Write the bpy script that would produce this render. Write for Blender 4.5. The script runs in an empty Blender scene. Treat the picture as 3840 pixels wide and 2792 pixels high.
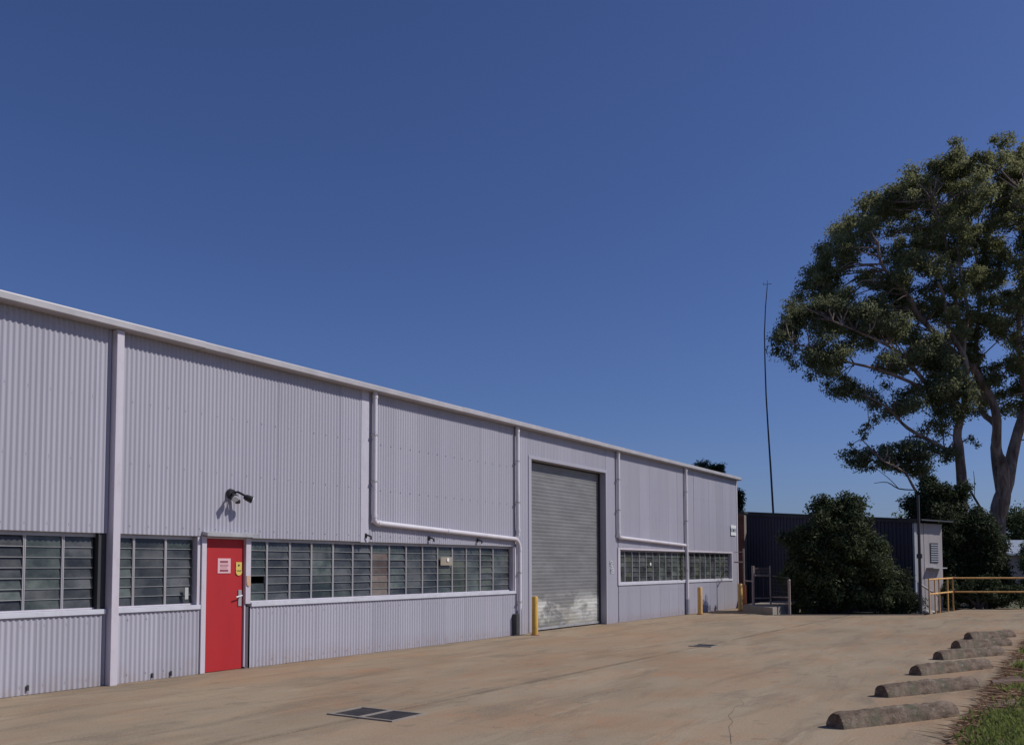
import bpy, bmesh, math, random
import numpy as np
from mathutils import Vector, Matrix

random.seed(7)
SC = bpy.context.scene
COL = SC.collection
R = math.radians

# ------------------------------------------------------------------ camera
cam = bpy.data.cameras.new('camera')
cam.sensor_width = 36.0
cam.lens = 31.686
cam.shift_y = 0.1411
cam.clip_end = 3000
camo = bpy.data.objects.new('camera', cam)
COL.objects.link(camo)
cd = Vector((0.84221421, 0.53636169, 0.05469339)).normalized()
cr = Vector((0.53725965, -0.84341439, -0.00205778)).normalized()
cu = cr.cross(cd)
camo.matrix_world = Matrix(((cr.x, cu.x, -cd.x, 0), (cr.y, cu.y, -cd.y, -11.6428),
                            (cr.z, cu.z, -cd.z, 1.65), (0, 0, 0, 1)))
SC.camera = camo

# ------------------------------------------------------------------ sky, sun, exposure
SUN_EL, SUN_AZ = R(43), R(149.3)
world = bpy.data.worlds.new('World')
SC.world = world
world.use_nodes = True
wn = world.node_tree
sky = wn.nodes.new('ShaderNodeTexSky')
sky.sky_type = 'NISHITA'
sky.sun_disc = False
sky.sun_elevation = SUN_EL
sky.sun_rotation = SUN_AZ
sky.altitude = 0
sky.air_density = 0.93
sky.dust_density = 0.8
sky.ozone_density = 4.0
bgn = wn.nodes['Background']
bgn.inputs[1].default_value = 0.078
tint = wn.nodes.new('ShaderNodeMix')
tint.data_type = 'RGBA'
tint.blend_type = 'MULTIPLY'
tint.inputs[0].default_value = 1.0
tint.inputs[7].default_value = (0.86, 0.97, 1.42, 1)
wn.links.new(sky.outputs[0], tint.inputs[6])
wn.links.new(tint.outputs[2], bgn.inputs[0])
sl = bpy.data.lights.new('sun', 'SUN')
sl.energy = 4.7
sl.angle = R(0.5)
sl.color = (1.0, 0.955, 0.89)
slo = bpy.data.objects.new('sun', sl)
COL.objects.link(slo)
sd = Vector((math.sin(SUN_AZ) * math.cos(SUN_EL), math.cos(SUN_AZ) * math.cos(SUN_EL), math.sin(SUN_EL)))
slo.rotation_euler = sd.to_track_quat('Z', 'Y').to_euler()
slo.location = (10, -30, 40)
SC.view_settings.view_transform = 'Standard'
SC.view_settings.look = 'None'
SC.view_settings.exposure = -0.52
SC.view_settings.gamma = 1.0
SC.view_settings.use_curve_mapping = False

# ------------------------------------------------------------------ material helpers
class NT:
    def __init__(s, name):
        s.m = bpy.data.materials.new(name)
        s.m.use_nodes = True
        s.t = s.m.node_tree
        s.b = s.t.nodes['Principled BSDF']
        s.out = s.t.nodes['Material Output']
    def n(s, kind, **kw):
        x = s.t.nodes.new('ShaderNode' + kind)
        for k, v in kw.items():
            setattr(x, k, v)
        return x
    def l(s, a, b):
        s.t.links.new(a, b)
    def pos(s, scale=(1, 1, 1), rot=(0, 0, 0)):
        g = s.n('NewGeometry')
        m = s.n('Mapping')
        m.inputs['Scale'].default_value = scale
        m.inputs['Rotation'].default_value = rot
        s.l(g.outputs['Position'], m.inputs['Vector'])
        return m.outputs[0]
    def noise(s, vec, scale, detail=4, rough=.55, dist=0.):
        x = s.n('TexNoise')
        x.inputs['Scale'].default_value = scale
        x.inputs['Detail'].default_value = detail
        x.inputs['Roughness'].default_value = rough
        x.inputs['Distortion'].default_value = dist
        if vec is not None:
            s.l(vec, x.inputs['Vector'])
        return x.outputs['Fac']
    def ramp(s, fac, stops):
        x = s.n('ValToRGB')
        e = x.color_ramp.elements
        while len(e) < len(stops):
            e.new(.5)
        for i, (p, c) in enumerate(stops):
            e[i].position = p
            e[i].color = (c, c, c, 1) if not hasattr(c, '__len__') else (*c, 1)
        s.l(fac, x.inputs[0])
        return x.outputs[0]
    def mix(s, fac, a, b, mode='MIX'):
        x = s.n('Mix', data_type='RGBA', blend_type=mode)
        for sock, v in ((x.inputs[0], fac), (x.inputs[6], a), (x.inputs[7], b)):
            if hasattr(v, 'links') or isinstance(v, bpy.types.NodeSocket):
                s.l(v, sock)
            elif sock.type == 'RGBA':
                sock.default_value = (*v, 1)
            else:
                sock.default_value = v
        return x.outputs[2]
    def math(s, op, a, b=0., c=0.):
        x = s.n('Math', operation=op)
        for i, v in enumerate((a, b, c)):
            if isinstance(v, bpy.types.NodeSocket):
                s.l(v, x.inputs[i])
            else:
                x.inputs[i].default_value = v
        return x.outputs[0]
    def color(s, c):
        if isinstance(c, bpy.types.NodeSocket):
            s.l(c, s.b.inputs['Base Color'])
        else:
            s.b.inputs['Base Color'].default_value = (*c, 1)
    def rough(s, r):
        if isinstance(r, bpy.types.NodeSocket):
            s.l(r, s.b.inputs['Roughness'])
        else:
            s.b.inputs['Roughness'].default_value = r
    def metal(s, v):
        s.b.inputs['Metallic'].default_value = v
    def spec(s, v):
        s.b.inputs['Specular IOR Level'].default_value = v
    def bump(s, h, strength=.3, dist=.01):
        x = s.n('Bump')
        x.inputs['Strength'].default_value = strength
        x.inputs['Distance'].default_value = dist
        s.l(h, x.inputs['Height'])
        s.l(x.outputs[0], s.b.inputs['Normal'])

M = {}

def worn(name, col, rough=.5, metal=0., var=.12, dirt=None, dirt_amt=.35, scale=3., streak=True, bump=.15, objvar=0.):
    k = NT(name)
    v = k.pos((1, 1, .18 if streak else 1))
    n1 = k.noise(v, scale, 5, .6)
    lo = tuple(c * (1 - var) for c in col)
    hi = tuple(min(1, c * (1 + var)) for c in col)
    c = k.mix(k.ramp(n1, [(.3, 0.), (.7, 1.)]), lo, hi)
    if dirt:
        n2 = k.noise(k.pos((1, 1, .5)), scale * 2.3, 6, .7)
        c = k.mix(k.math('MULTIPLY', k.ramp(n2, [(.52, 0.), (.72, 1.)]), dirt_amt), c, dirt)
    if objvar:
        oi = k.n('ObjectInfo')
        f = k.math('MULTIPLY_ADD', oi.outputs['Random'], objvar * 2, 1 - objvar)
        cc = k.n('CombineColor')
        for i in range(3):
            k.l(f, cc.inputs[i])
        c = k.mix(1., c, cc.outputs[0], 'MULTIPLY')
    k.color(c)
    k.rough(k.math('MULTIPLY_ADD', n1, .2, rough - .1))
    k.metal(metal)
    k.bump(k.noise(k.pos(), 60, 3), bump, .003)
    M[name] = k.m
    return k

WALL = (.395, .388, .448)
def wall_paint():
    k = NT('wall_paint')
    v = k.pos((1, 1, .12))
    n1 = k.noise(v, 2.2, 5, .6)
    n2 = k.noise(k.pos((1, 1, 1)), .5, 3)
    c = k.mix(k.ramp(n1, [(.3, 0.), (.7, 1.)]), tuple(x * .94 for x in WALL), tuple(x * 1.05 for x in WALL))
    c = k.mix(k.math('MULTIPLY', k.ramp(n2, [(.4, 0.), (.65, 1.)]), .3), c, (.42, .405, .445))
    # splashed dirt low on the wall
    g = k.n('NewGeometry')
    sx = k.n('SeparateXYZ')
    k.l(g.outputs['Position'], sx.inputs[0])
    low = k.ramp(k.math('DIVIDE', sx.outputs[2], 1.0), [(0., 1.), (.32, .0)])
    n3 = k.noise(k.pos((1, 1, .6)), 5, 6, .7)
    c = k.mix(k.math('MULTIPLY', k.math('MULTIPLY', low, k.ramp(n3, [(.35, 0.), (.7, 1.)])), .6), c, (.30, .22, .17))
    n4 = k.noise(k.pos((3, 1, .15)), 3, 6, .75)
    c = k.mix(k.math('MULTIPLY', k.ramp(n4, [(.58, 0.), (.8, 1.)]), .35), c, (.30, .29, .33))
    oi = k.n('ObjectInfo')
    f = k.math('MULTIPLY_ADD', oi.outputs['Random'], .10, .95)
    cc = k.n('CombineColor')
    for i in range(3):
        k.l(f, cc.inputs[i])
    c = k.mix(1., c, cc.outputs[0], 'MULTIPLY')
    k.color(c)
    k.rough(.48)
    k.spec(.35)
    k.bump(k.noise(k.pos(), 40, 3), .08, .002)
    M['wall'] = k.m
wall_paint()
worn('trim', (.50, .48, .545), .5, var=.08, dirt=(.25, .22, .22), dirt_amt=.25)
worn('jamb', (.56, .52, .575), .5, var=.06, dirt=(.3, .25, .25), dirt_amt=.25)
worn('gutter', (.42, .40, .415), .45, var=.10, dirt=(.36, .31, .28), dirt_amt=.4, streak=False)
worn('pipe', (.66, .63, .67), .42, var=.06, dirt=(.38, .34, .33), dirt_amt=.3)
worn('pipe_bare', (.30, .32, .36), .5, var=.15, dirt=(.15, .14, .14), dirt_amt=.5)
worn('sill', (.56, .57, .63), .45, var=.07, dirt=(.35, .31, .3), dirt_amt=.3, streak=False)
worn('door_red', (.41, .010, .014), .6, var=.06, dirt=(.30, .03, .03), dirt_amt=.4, bump=.05)
worn('mullion', (.42, .41, .43), .4, metal=.2, var=.15, dirt=(.4, .3, .22), dirt_amt=.5)
worn('galv', (.42, .42, .43), .5, metal=.4, var=.2, dirt=(.28, .2, .15), dirt_amt=.4)
worn('old_galv', (.30, .245, .225), .6, var=.2, dirt=(.22, .10, .06), dirt_amt=.6)
worn('yellow', (.60, .36, .06), .55, var=.15, dirt=(.22, .13, .05), dirt_amt=.7)
worn('orange', (.66, .40, .13), .55, var=.15, dirt=(.3, .15, .08), dirt_amt=.7)
worn('rail_paint', (.70, .40, .13), .5, var=.2, dirt=(.35, .13, .07), dirt_amt=.7)
worn('rust', (.30, .09, .04), .8, var=.3)
worn('dark_steel', (.035, .037, .04), .6, var=.3)
worn('dark_wall', (.035, .036, .062), .6, var=.15, dirt=(.05, .045, .06), dirt_amt=.4, scale=1.2)
worn('white_wall', (.30, .275, .28), .6, var=.12, dirt=(.25, .2, .18), dirt_amt=.5)
worn('roof_metal', (.42, .43, .45), .5, metal=.2, var=.15)
worn('black', (.012, .012, .014), .45, var=.2)
worn('white_plastic', (.75, .76, .76), .4, var=.05)
worn('brick_skin', (.16, .055, .04), .85, var=.3, dirt=(.1, .05, .04), streak=False, scale=8, objvar=.25)
worn('mortar', (.19, .16, .14), .9, var=.2, streak=False)
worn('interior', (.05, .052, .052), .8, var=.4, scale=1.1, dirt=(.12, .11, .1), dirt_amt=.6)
worn('kerb', (.27, .235, .20), .85, var=.15, streak=False, dirt=(.15, .12, .1), dirt_amt=.5)
worn('grate_steel', (.028, .026, .028), .55, var=.3, dirt=(.12, .08, .06), dirt_amt=.6, streak=False)
worn('crack_dirt', (.09, .07, .055), .9)
worn('pit', (.006, .006, .006), .9)
worn('sign_white', (.70, .44, .46), .45, var=.04)
worn('sign_ink', (.22, .02, .05), .5, var=.1)
worn('sign_yellow', (.66, .50, .12), .45, var=.08)
worn('sign_orange', (.60, .38, .24), .45, var=.08)
worn('card', (.30, .26, .20), .6)
worn('sticker', (.42, .44, .42), .5)
worn('gap_shade', (.10, .085, .11), .6)  # dark purple carries the shade of the gap beside the door
worn('sign_dark', (.05, .06, .02), .5)
worn('stone', (.4, .38, .35), .85, var=.2, streak=False)
worn('house_roof', (.30, .34, .40), .5, var=.1)
worn('house_wall', (.30, .25, .24), .8, var=.15)

def bark(name, a, b):
    k = NT(name)
    n1 = k.noise(k.pos((1, 1, .3)), 2.0, 6, .65, 1.0)
    c = k.mix(k.ramp(n1, [(.38, 0.), (.62, 1.)]), a, b)
    k.color(c)
    k.rough(.85)
    k.spec(.2)
    k.bump(k.noise(k.pos((1, 1, .3)), 14, 5, .7), .5, .03)
    M[name] = k.m
bark('bark_gum', (.12, .075, .065), (.38, .29, .24))
bark('bark_dark', (.06, .05, .045), (.12, .10, .085))

def leaf_mat(name, a, b, trans=.25):
    """leaf colour varies per leaf clump through the mesh's own 'tint' attribute"""
    k = NT(name)
    at = k.n('Attribute', attribute_name='tint')
    c = k.mix(at.outputs['Fac'], a, b)
    k.color(c)
    k.rough(.7)
    k.spec(.15)
    tr = k.n('BsdfTranslucent')
    k.l(k.mix(.5, c, tuple(x * 1.4 for x in b)), tr.inputs[0])
    mx = k.n('MixShader')
    mx.inputs[0].default_value = trans
    k.l(k.b.outputs[0], mx.inputs[1])
    k.l(tr.outputs[0], mx.inputs[2])
    k.l(mx.outputs[0], k.out.inputs[0])
    M[name] = k.m
leaf_mat('leaf_gum', (.065, .078, .036), (.32, .325, .16), .45)
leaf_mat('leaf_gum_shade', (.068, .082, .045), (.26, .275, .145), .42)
leaf_mat('leaf_dark', (.018, .028, .014), (.075, .095, .042), .15)
leaf_mat('leaf_bush', (.018, .028, .014), (.10, .125, .055), .2)
leaf_mat('leaf_pale', (.05, .075, .03), (.16, .19, .08), .3)
leaf_mat('grass_blade', (.12, .13, .04), (.24, .29, .08), .3)
leaf_mat('dry_leaf', (.16, .09, .05), (.34, .22, .13), .1)

def concrete():
    k = NT('concrete')
    p1 = k.pos((.35, 1, 1), (0, 0, R(8)))
    p2 = k.pos()
    base = k.mix(k.ramp(k.noise(p1, .8, 6, .6, .4), [(.36, 0.), (.62, 1.)]), (.215, .163, .118), (.315, .247, .182))
    # rusty wash stains
    st = k.ramp(k.noise(p1, .42, 5, .65, .8), [(.47, 0.), (.60, 1.)])
    base = k.mix(k.math('MULTIPLY', st, .6), base, (.290, .160, .090))
    st2 = k.ramp(k.noise(k.pos((.5, 1.6, 1), (0, 0, R(-12))), .9, 7, .7, 1.4), [(.55, 0.), (.66, 1.)])
    base = k.mix(k.math('MULTIPLY', st2, .5), base, (.35, .155, .075))
    # grey worn patches and dark tyre grime
    g2 = k.ramp(k.noise(p2, .55, 5, .6), [(.46, 0.), (.62, 1.)])
    base = k.mix(k.math('MULTIPLY', g2, .6), base, (.280, .226, .170))
    d1 = k.ramp(k.noise(k.pos((.3, 1.5, 1), (0, 0, R(5))), 1.2, 8, .75, .6), [(.50, 0.), (.66, 1.)])
    base = k.mix(k.math('MULTIPLY', d1, .75), base, (.135, .105, .082))
    d2 = k.ramp(k.noise(k.pos((1.2, .35, 1), (0, 0, R(20))), .8, 8, .75, .6), [(.55, 0.), (.70, 1.)])
    base = k.mix(k.math('MULTIPLY', d2, .4), base, (.15, .12, .095))
    # pale scuffs
    w1 = k.ramp(k.noise(k.pos((.4, 2.2, 1), (0, 0, R(15))), 1.3, 8, .75), [(.57, 0.), (.68, 1.)])
    base = k.mix(k.math('MULTIPLY', w1, .5), base, (.43, .355, .275))
    sp_ = k.ramp(k.noise(p2, 7, 6, .8), [(.62, 0.), (.70, 1.)])
    base = k.mix(k.math('MULTIPLY', sp_, .45), base, (.12, .095, .075))
    gj = k.n('NewGeometry')
    sj = k.n('SeparateXYZ')
    k.l(gj.outputs['Position'], sj.inputs[0])
    dj = k.math('ABSOLUTE', k.math('ADD', sj.outputs[1], 4.885))
    jn = k.ramp(k.noise(k.pos((.6, 1, 1)), 1.7, 5, .7), [(.40, 0.15), (.60, 1.)])
    jf = k.math('MULTIPLY', jn, k.ramp(k.math('DIVIDE', dj, .11), [(0., .85), (1., 0.)]))
    base = k.mix(jf, base, (.085, .065, .05))
    # dirt gathered at the foot of the wall
    wf_ = k.ramp(k.math('DIVIDE', k.math('ABSOLUTE', sj.outputs[1]), .45), [(0., .75), (1., 0.)])
    base = k.mix(k.math('MULTIPLY', wf_, k.ramp(k.noise(k.pos((1, 1, 1)), 3, 6, .7), [(.4, 0.), (.6, 1.)])), base, (.13, .10, .07))
    # oil drips
    dn = k.ramp(k.noise(p2, 2.6, 2, .5), [(.66, 0.), (.70, 1.)])
    base = k.mix(k.math('MULTIPLY', dn, .4), base, (.10, .08, .065))
    fine = k.noise(p2, 45, 4, .7)
    base = k.mix(.28, base, k.mix(k.ramp(fine, [(.3, 0.), (.7, 1.)]), (.12, .10, .08), (.5, .43, .36)), 'MIX')
    oi = k.n('ObjectInfo')
    f = k.math('MULTIPLY_ADD', oi.outputs['Random'], .05, .975)
    cc = k.n('CombineColor')
    for i in range(3):
        k.l(f, cc.inputs[i])
    base = k.mix(1., base, cc.outputs[0], 'MULTIPLY')
    base = k.mix(1., base, (1.15, 1.13, 1.03), 'MULTIPLY')
    k.color(base)
    k.rough(.95)
    k.spec(.08)
    k.bump(k.noise(p2, 25, 6, .7), .35, .006)
    M['concrete'] = k.m
concrete()

def soil():
    k = NT('soil')
    n1 = k.noise(k.pos(), 2.5, 7, .7)
    c = k.mix(k.ramp(n1, [(.35, 0.), (.65, 1.)]), (.10, .062, .042), (.26, .17, .12))
    c = k.mix(k.ramp(k.noise(k.pos(), 11, 5, .7), [(.5, 0.), (.75, .6)]), c, (.34, .25, .17))
    k.color(c)
    k.rough(.95)
    k.bump(k.noise(k.pos(), 18, 7, .75), .8, .04)
    M['soil'] = k.m
    k = NT('mulch')
    n1 = k.noise(k.pos(), 6, 7, .75)
    k.color(k.mix(k.ramp(n1, [(.35, 0.), (.65, 1.)]), (.018, .016, .013), (.05, .042, .03)))
    k.rough(.95)
    k.bump(k.noise(k.pos(), 20, 7, .75), .8, .04)
    M['mulch'] = k.m
    k = NT('grassland')
    n1 = k.noise(k.pos(), .3, 7, .7)
    k.color(k.mix(k.ramp(n1, [(.35, 0.), (.65, 1.)]), (.06, .075, .03), (.14, .12, .06)))
    k.rough(.95)
    k.bump(k.noise(k.pos(), 8, 7, .75), .8, .05)
    M['grassland'] = k.m
soil()

def wheelstop_mat():
    k = NT('wheelstop')
    v = k.n('TexCoord').outputs['Object']
    def nz(s, d, r, sc=(1, 1, 1)):
        m = k.n('Mapping')
        m.inputs['Scale'].default_value = sc
        k.l(v, m.inputs[0])
        return k.noise(m.outputs[0], s, d, r)
    c = k.mix(k.ramp(nz(5, 6, .65, (1, 2, 2)), [(.35, 0.), (.65, 1.)]), (.105, .074, .055), (.265, .200, .150))
    c = k.mix(k.ramp(nz(9, 5, .7), [(.56, 0.), (.66, .8)]), c, (.30, .28, .22))
    c = k.mix(k.ramp(nz(3, 4, .6), [(.55, 0.), (.7, .6)]), c, (.12, .13, .085))
    c = k.mix(k.ramp(nz(28, 4, .7), [(.6, 0.), (.7, .7)]), c, (.04, .03, .028))
    k.color(c)
    k.rough(.92)
    k.spec(.2)
    k.bump(nz(22, 7, .75), .9, .02)
    M['wheelstop'] = k.m
wheelstop_mat()

def roller_mat():
    k = NT('roller_steel')
    g = k.n('NewGeometry')
    sx = k.n('SeparateXYZ')
    k.l(g.outputs['Position'], sx.inputs[0])
    n1 = k.noise(k.pos((1, 1, 3)), 1.1, 6, .65)
    c = k.mix(k.ramp(n1, [(.3, 0.), (.7, 1.)]), (.165, .165, .165), (.235, .235, .235))
    # cream overpaint scuffed across the lowest metre
    hz = k.ramp(k.math('DIVIDE', sx.outputs[2], 1.3), [(0.0, .35), (.25, .75), (.50, 1.), (.66, .35), (.80, 0.)])
    n2 = k.noise(k.pos((.9, 1, 2.0)), 1.15, 4, .6, .5)
    f = k.math('MULTIPLY', hz, k.ramp(n2, [(.43, 0.), (.57, 1.)]))
    c = k.mix(f, c, (.62, .62, .58))
    n3 = k.noise(k.pos((.6, 1, 4)), 3.5, 6, .7)
    c = k.mix(k.ramp(n3, [(.56, 0.), (.7, .5)]), c, (.12, .12, .12))
    n5 = k.noise(k.pos((1, 1, 2.5)), 2.2, 5, .6)
    c = k.mix(k.math('MULTIPLY', k.ramp(k.math('DIVIDE', sx.outputs[2], 1.2), [(.0, 1.), (.9, 0.)]), k.ramp(n5, [(.4, 0.), (.7, .6)])), c, (.34, .30, .19))
    k.color(c)
    k.rough(.5)
    k.metal(.15)
    k.bump(k.noise(k.pos((1, 1, 3)), 4, 4), .25, .02)
    M['roller'] = k.m
roller_mat()

def glass(name, a, b, rough=.12, trans=.35):
    k = NT(name)
    oi = k.n('ObjectInfo')
    n1 = k.noise(k.pos((1, 1, 1.3)), 2.2, 4, .6)
    c = k.mix(k.ramp(n1, [(.38, 0.), (.64, 1.)]), a, b)
    f = k.math('MULTIPLY_ADD', oi.outputs['Random'], .8, .6)
    cc = k.n('CombineColor')
    for i in range(3):
        k.l(f, cc.inputs[i])
    c = k.mix(1., c, cc.outputs[0], 'MULTIPLY')
    k.color(c)
    k.rough(k.math('MULTIPLY_ADD', n1, .25, rough))
    k.spec(.5)
    tp = k.n('BsdfTransparent')
    tp.inputs[0].default_value = (.45, .52, .5, 1)
    mx = k.n('MixShader')
    mx.inputs[0].default_value = trans
    k.l(k.b.outputs[0], mx.inputs[1])
    k.l(tp.outputs[0], mx.inputs[2])
    k.l(mx.outputs[0], k.out.inputs[0])
    M[name] = k.m
glass('glass_teal', (.048, .062, .056), (.135, .155, .140), .12, .25)
glass('glass_grey', (.045, .049, .050), (.120, .125, .125), .12, .28)
glass('glass_brown', (.125, .085, .070), (.19, .17, .14), .25, .12)
glass('glass_green', (.055, .066, .048), (.125, .135, .105), .12, .25)
worn('glass_edge_far', (.13, .15, .15), .4)
worn('glass_edge', (.29, .30, .30), .4)

# ------------------------------------------------------------------ mesh helpers
def tag(o, label=None, cat=None, group=None, kind=None):
    if label: o['label'] = label
    if cat: o['category'] = cat
    if group: o['group'] = group
    if kind: o['kind'] = kind
    return o

def empty(name, loc=(0, 0, 0), **kw):
    o = bpy.data.objects.new(name, None)
    o.location = loc
    o.empty_display_size = .2
    COL.objects.link(o)
    return tag(o, **kw)

class MB:
    def __init__(s):
        s.v, s.f, s.mi = [], [], []
        s.m = 0
    def mat(s, i):
        s.m = i
        return s
    def add(s, vs, fs):
        b = len(s.v)
        s.v += [tuple(x) for x in vs]
        s.f += [tuple(b + i for i in f) for f in fs]
        s.mi += [s.m] * len(fs)
        return s
    def box(s, x0, x1, y0, y1, z0, z1):
        return s.add([(x0, y0, z0), (x1, y0, z0), (x1, y1, z0), (x0, y1, z0), (x0, y0, z1), (x1, y0, z1), (x1, y1, z1), (x0, y1, z1)],
                     [(3, 2, 1, 0), (4, 5, 6, 7), (0, 1, 5, 4), (1, 2, 6, 5), (2, 3, 7, 6), (3, 0, 4, 7)])
    def obox(s, c, ax, sz):
        """oriented box: centre, three axes, three full sizes"""
        c = Vector(c)
        a = [Vector(v).normalized() * (q / 2) for v, q in zip(ax, sz)]
        vs = [c + a[0] * i + a[1] * j + a[2] * k for k in (-1, 1) for j, i in ((-1, -1), (-1, 1), (1, 1), (1, -1))]
        return s.add(vs, [(3, 2, 1, 0), (4, 5, 6, 7), (0, 1, 5, 4), (1, 2, 6, 5), (2, 3, 7, 6), (3, 0, 4, 7)])
    def tube(s, pts, rad, n=10, cap=True):
        pts = [Vector(p) for p in pts]
        if not hasattr(rad, '__len__'):
            rad = [rad] * len(pts)
        rings = []
        prev = None
        for i, p in enumerate(pts):
            d = (pts[min(i + 1, len(pts) - 1)] - pts[max(i - 1, 0)])
            d = d.normalized() if d.length > 1e-9 else Vector((0, 0, 1))
            if prev is None:
                a = d.orthogonal().normalized()
            else:
                a = (prev - d * prev.dot(d))
                a = a.normalized() if a.length > 1e-6 else d.orthogonal().normalized()
            prev = a
            b = d.cross(a)
            rings.append([p + (a * math.cos(2 * math.pi * j / n) + b * math.sin(2 * math.pi * j / n)) * rad[i] for j in range(n)])
        vs = [q for r_ in rings for q in r_]
        fs = []
        for i in range(len(pts) - 1):
            for j in range(n):
                k = (j + 1) % n
                fs.append((i * n + j, i * n + k, (i + 1) * n + k, (i + 1) * n + j))
        if cap:
            fs.append(tuple(range(n - 1, -1, -1)))
            fs.append(tuple((len(pts) - 1) * n + j for j in range(n)))
        return s.add(vs, fs)
    def prism(s, poly, z0, z1):
        n = len(poly)
        vs = [(x, y, z0) for x, y in poly] + [(x, y, z1) for x, y in poly]
        fs = [tuple(range(n - 1, -1, -1)), tuple(range(n, 2 * n))]
        fs += [(i, (i + 1) % n, n + (i + 1) % n, n + i) for i in range(n)]
        return s.add(vs, fs)
    def mesh(s, name, mats, smooth=False, bevel=0.):
        me = bpy.data.meshes.new(name)
        me.from_pydata(s.v, [], s.f)
        for m in (mats if isinstance(mats, (list, tuple)) else [mats]):
            me.materials.append(M[m] if isinstance(m, str) else m)
        me.polygons.foreach_set('material_index', s.mi)
        if bevel:
            bm = bmesh.new()
            bm.from_mesh(me)
            bmesh.ops.bevel(bm, geom=[e for e in bm.edges], offset=bevel, segments=1, affect='EDGES', profile=.5)
            bm.to_mesh(me)
            bm.free()
        if smooth:
            me.polygons.foreach_set('use_smooth', [True] * len(me.polygons))
            try:
                me.set_sharp_from_angle(angle=R(40))
            except Exception:
                pass
        me.update()
        return me
    def build(s, name, mats, parent=None, smooth=False, bevel=0., loc=None):
        return put(name, s.mesh(name, mats, smooth, bevel), parent, loc)

def put(name, me, parent=None, loc=None):
    o = bpy.data.objects.new(name, me)
    COL.objects.link(o)
    if parent is not None:
        o.parent = parent
        if parent.location.length and loc is None:
            o.location = -parent.location      # mesh is written in world coordinates
        pp = parent.parent
        if pp is not None and loc is None:
            o.location = (0, 0, 0)
    if loc is not None:
        o.location = loc
    return o

def quads_mesh(name, centers, u, v, mat, tint):
    """one diamond-shaped leaf face per centre: u = half length vector, v = half width vector"""
    n = len(centers)
    vs = np.empty((n, 4, 3), np.float32)
    vs[:, 0] = centers - u
    vs[:, 1] = centers + v * 1.0 - u * .1
    vs[:, 2] = centers + u
    vs[:, 3] = centers - v * 1.0 - u * .1
    me = bpy.data.meshes.new(name)
    me.vertices.add(n * 4)
    me.vertices.foreach_set('co', vs.ravel())
    me.loops.add(n * 4)
    me.loops.foreach_set('vertex_index', np.arange(n * 4, dtype=np.int32))
    me.polygons.add(n)
    me.polygons.foreach_set('loop_start', np.arange(0, n * 4, 4, dtype=np.int32))
    me.polygons.foreach_set('loop_total', np.full(n, 4, np.int32))
    at = me.attributes.new('tint', 'FLOAT', 'FACE')
    at.data.foreach_set('value', tint.astype(np.float32))
    me.materials.append(M[mat])
    me.update(calc_edges=True)
    return me

rng = np.random.default_rng(11)

def leaf_cloud(clusters, per, size, mat, name='crown', droop=.0, shell=.55, aspect=.4, squash=.75, up=.25):
    """clusters: array (n,4) x,y,z,r. Leaves sit in each clump, most of them near its skin."""
    C = np.asarray(clusters, float)
    n = len(C)
    cnt = np.maximum(8, (per * (C[:, 3] / C[:, 3].mean()) ** 2).astype(int))
    idx = np.repeat(np.arange(n), cnt)
    N = len(idx)
    d = rng.normal(size=(N, 3))
    d /= np.linalg.norm(d, axis=1)[:, None]
    rad = rng.random(N) ** (1 - shell) 
    # lumpy clumps
    lump = 1 + .28 * np.sin(d[:, 0] * 5 + idx * 1.7) * np.cos(d[:, 1] * 4 + idx) + .12 * rng.normal(size=N)
    off = d * (rad * lump * C[idx, 3])[:, None]
    off[:, 2] *= squash
    cen = C[idx, :3] + off
    nrm = d * .6 + rng.normal(size=(N, 3)) * .6 + np.array([0, 0, up])
    nrm /= np.linalg.norm(nrm, axis=1)[:, None]
    ax = rng.normal(size=(N, 3)) + np.array([0, 0, -droop])
    u = ax - nrm * (ax * nrm).sum(1)[:, None]
    u /= np.linalg.norm(u, axis=1)[:, None]
    v = np.cross(nrm, u)
    s = size * (0.6 + .8 * rng.random(N))
    tint = np.clip(rng.random(n)[idx] * .6 + rng.random(N) * .4, 0, 1)
    return quads_mesh(name, cen, u * (s * .5)[:, None], v * (s * .5 * aspect)[:, None], mat, tint)

# ------------------------------------------------------------------ ground and yard
gm = MB()
gm.add([(-900, -900, -.32), (1500, -900, -.32), (1500, 900, -.32), (-900, 900, -.32)], [(0, 1, 2, 3)])
tag(gm.build('ground', 'grassland'), kind='structure')

yard = empty('concrete_yard', (0, 0, 0), kind='structure')
G = .0015         # half width of the tight cross joints
GL = .013         # half width of the long joint
ymid = -4.885
def slab(poly, z1=0.0, z0=-.30, name='concrete_slab', mat='concrete'):
    MB().prism(poly, z0, z1).build(name, mat, yard)
xs = [-9, -3.06, 2.36, 7.78, 13.2, 18.62, 24.04]
for a, b in zip(xs[:-1], xs[1:]):
    slab([(a + G, .30), (a + G, ymid + GL), (b - G, ymid + GL), (b - G, .30)])
    slab([(a + G, ymid - GL), (a + G, -10.55), (b - G, -10.55), (b - G, ymid - GL)])
slab([(24.04 + G, .30), (24.04 + G, ymid + GL), (31.55, ymid + GL), (30.3, -2.72), (32.3, -1.0), (34.9, -1.0), (34.9, .30)])
slab([(24.04 + G, ymid - GL), (24.04 + G, -10.55), (30.4 - G, -10.55), (30.4 - G, ymid - GL)])
slab([(30.4 + G, ymid - GL), (30.4 + G, -10.55), (40, -10.55), (40, -7.9), (36.4, -7.45), (32.95, -7.02), (31.55 + G, ymid - GL)])
MB().box(-9, 31.0, -10.5, .25, -.31, -.02).build('joint_filler', 'pit', yard)
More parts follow.
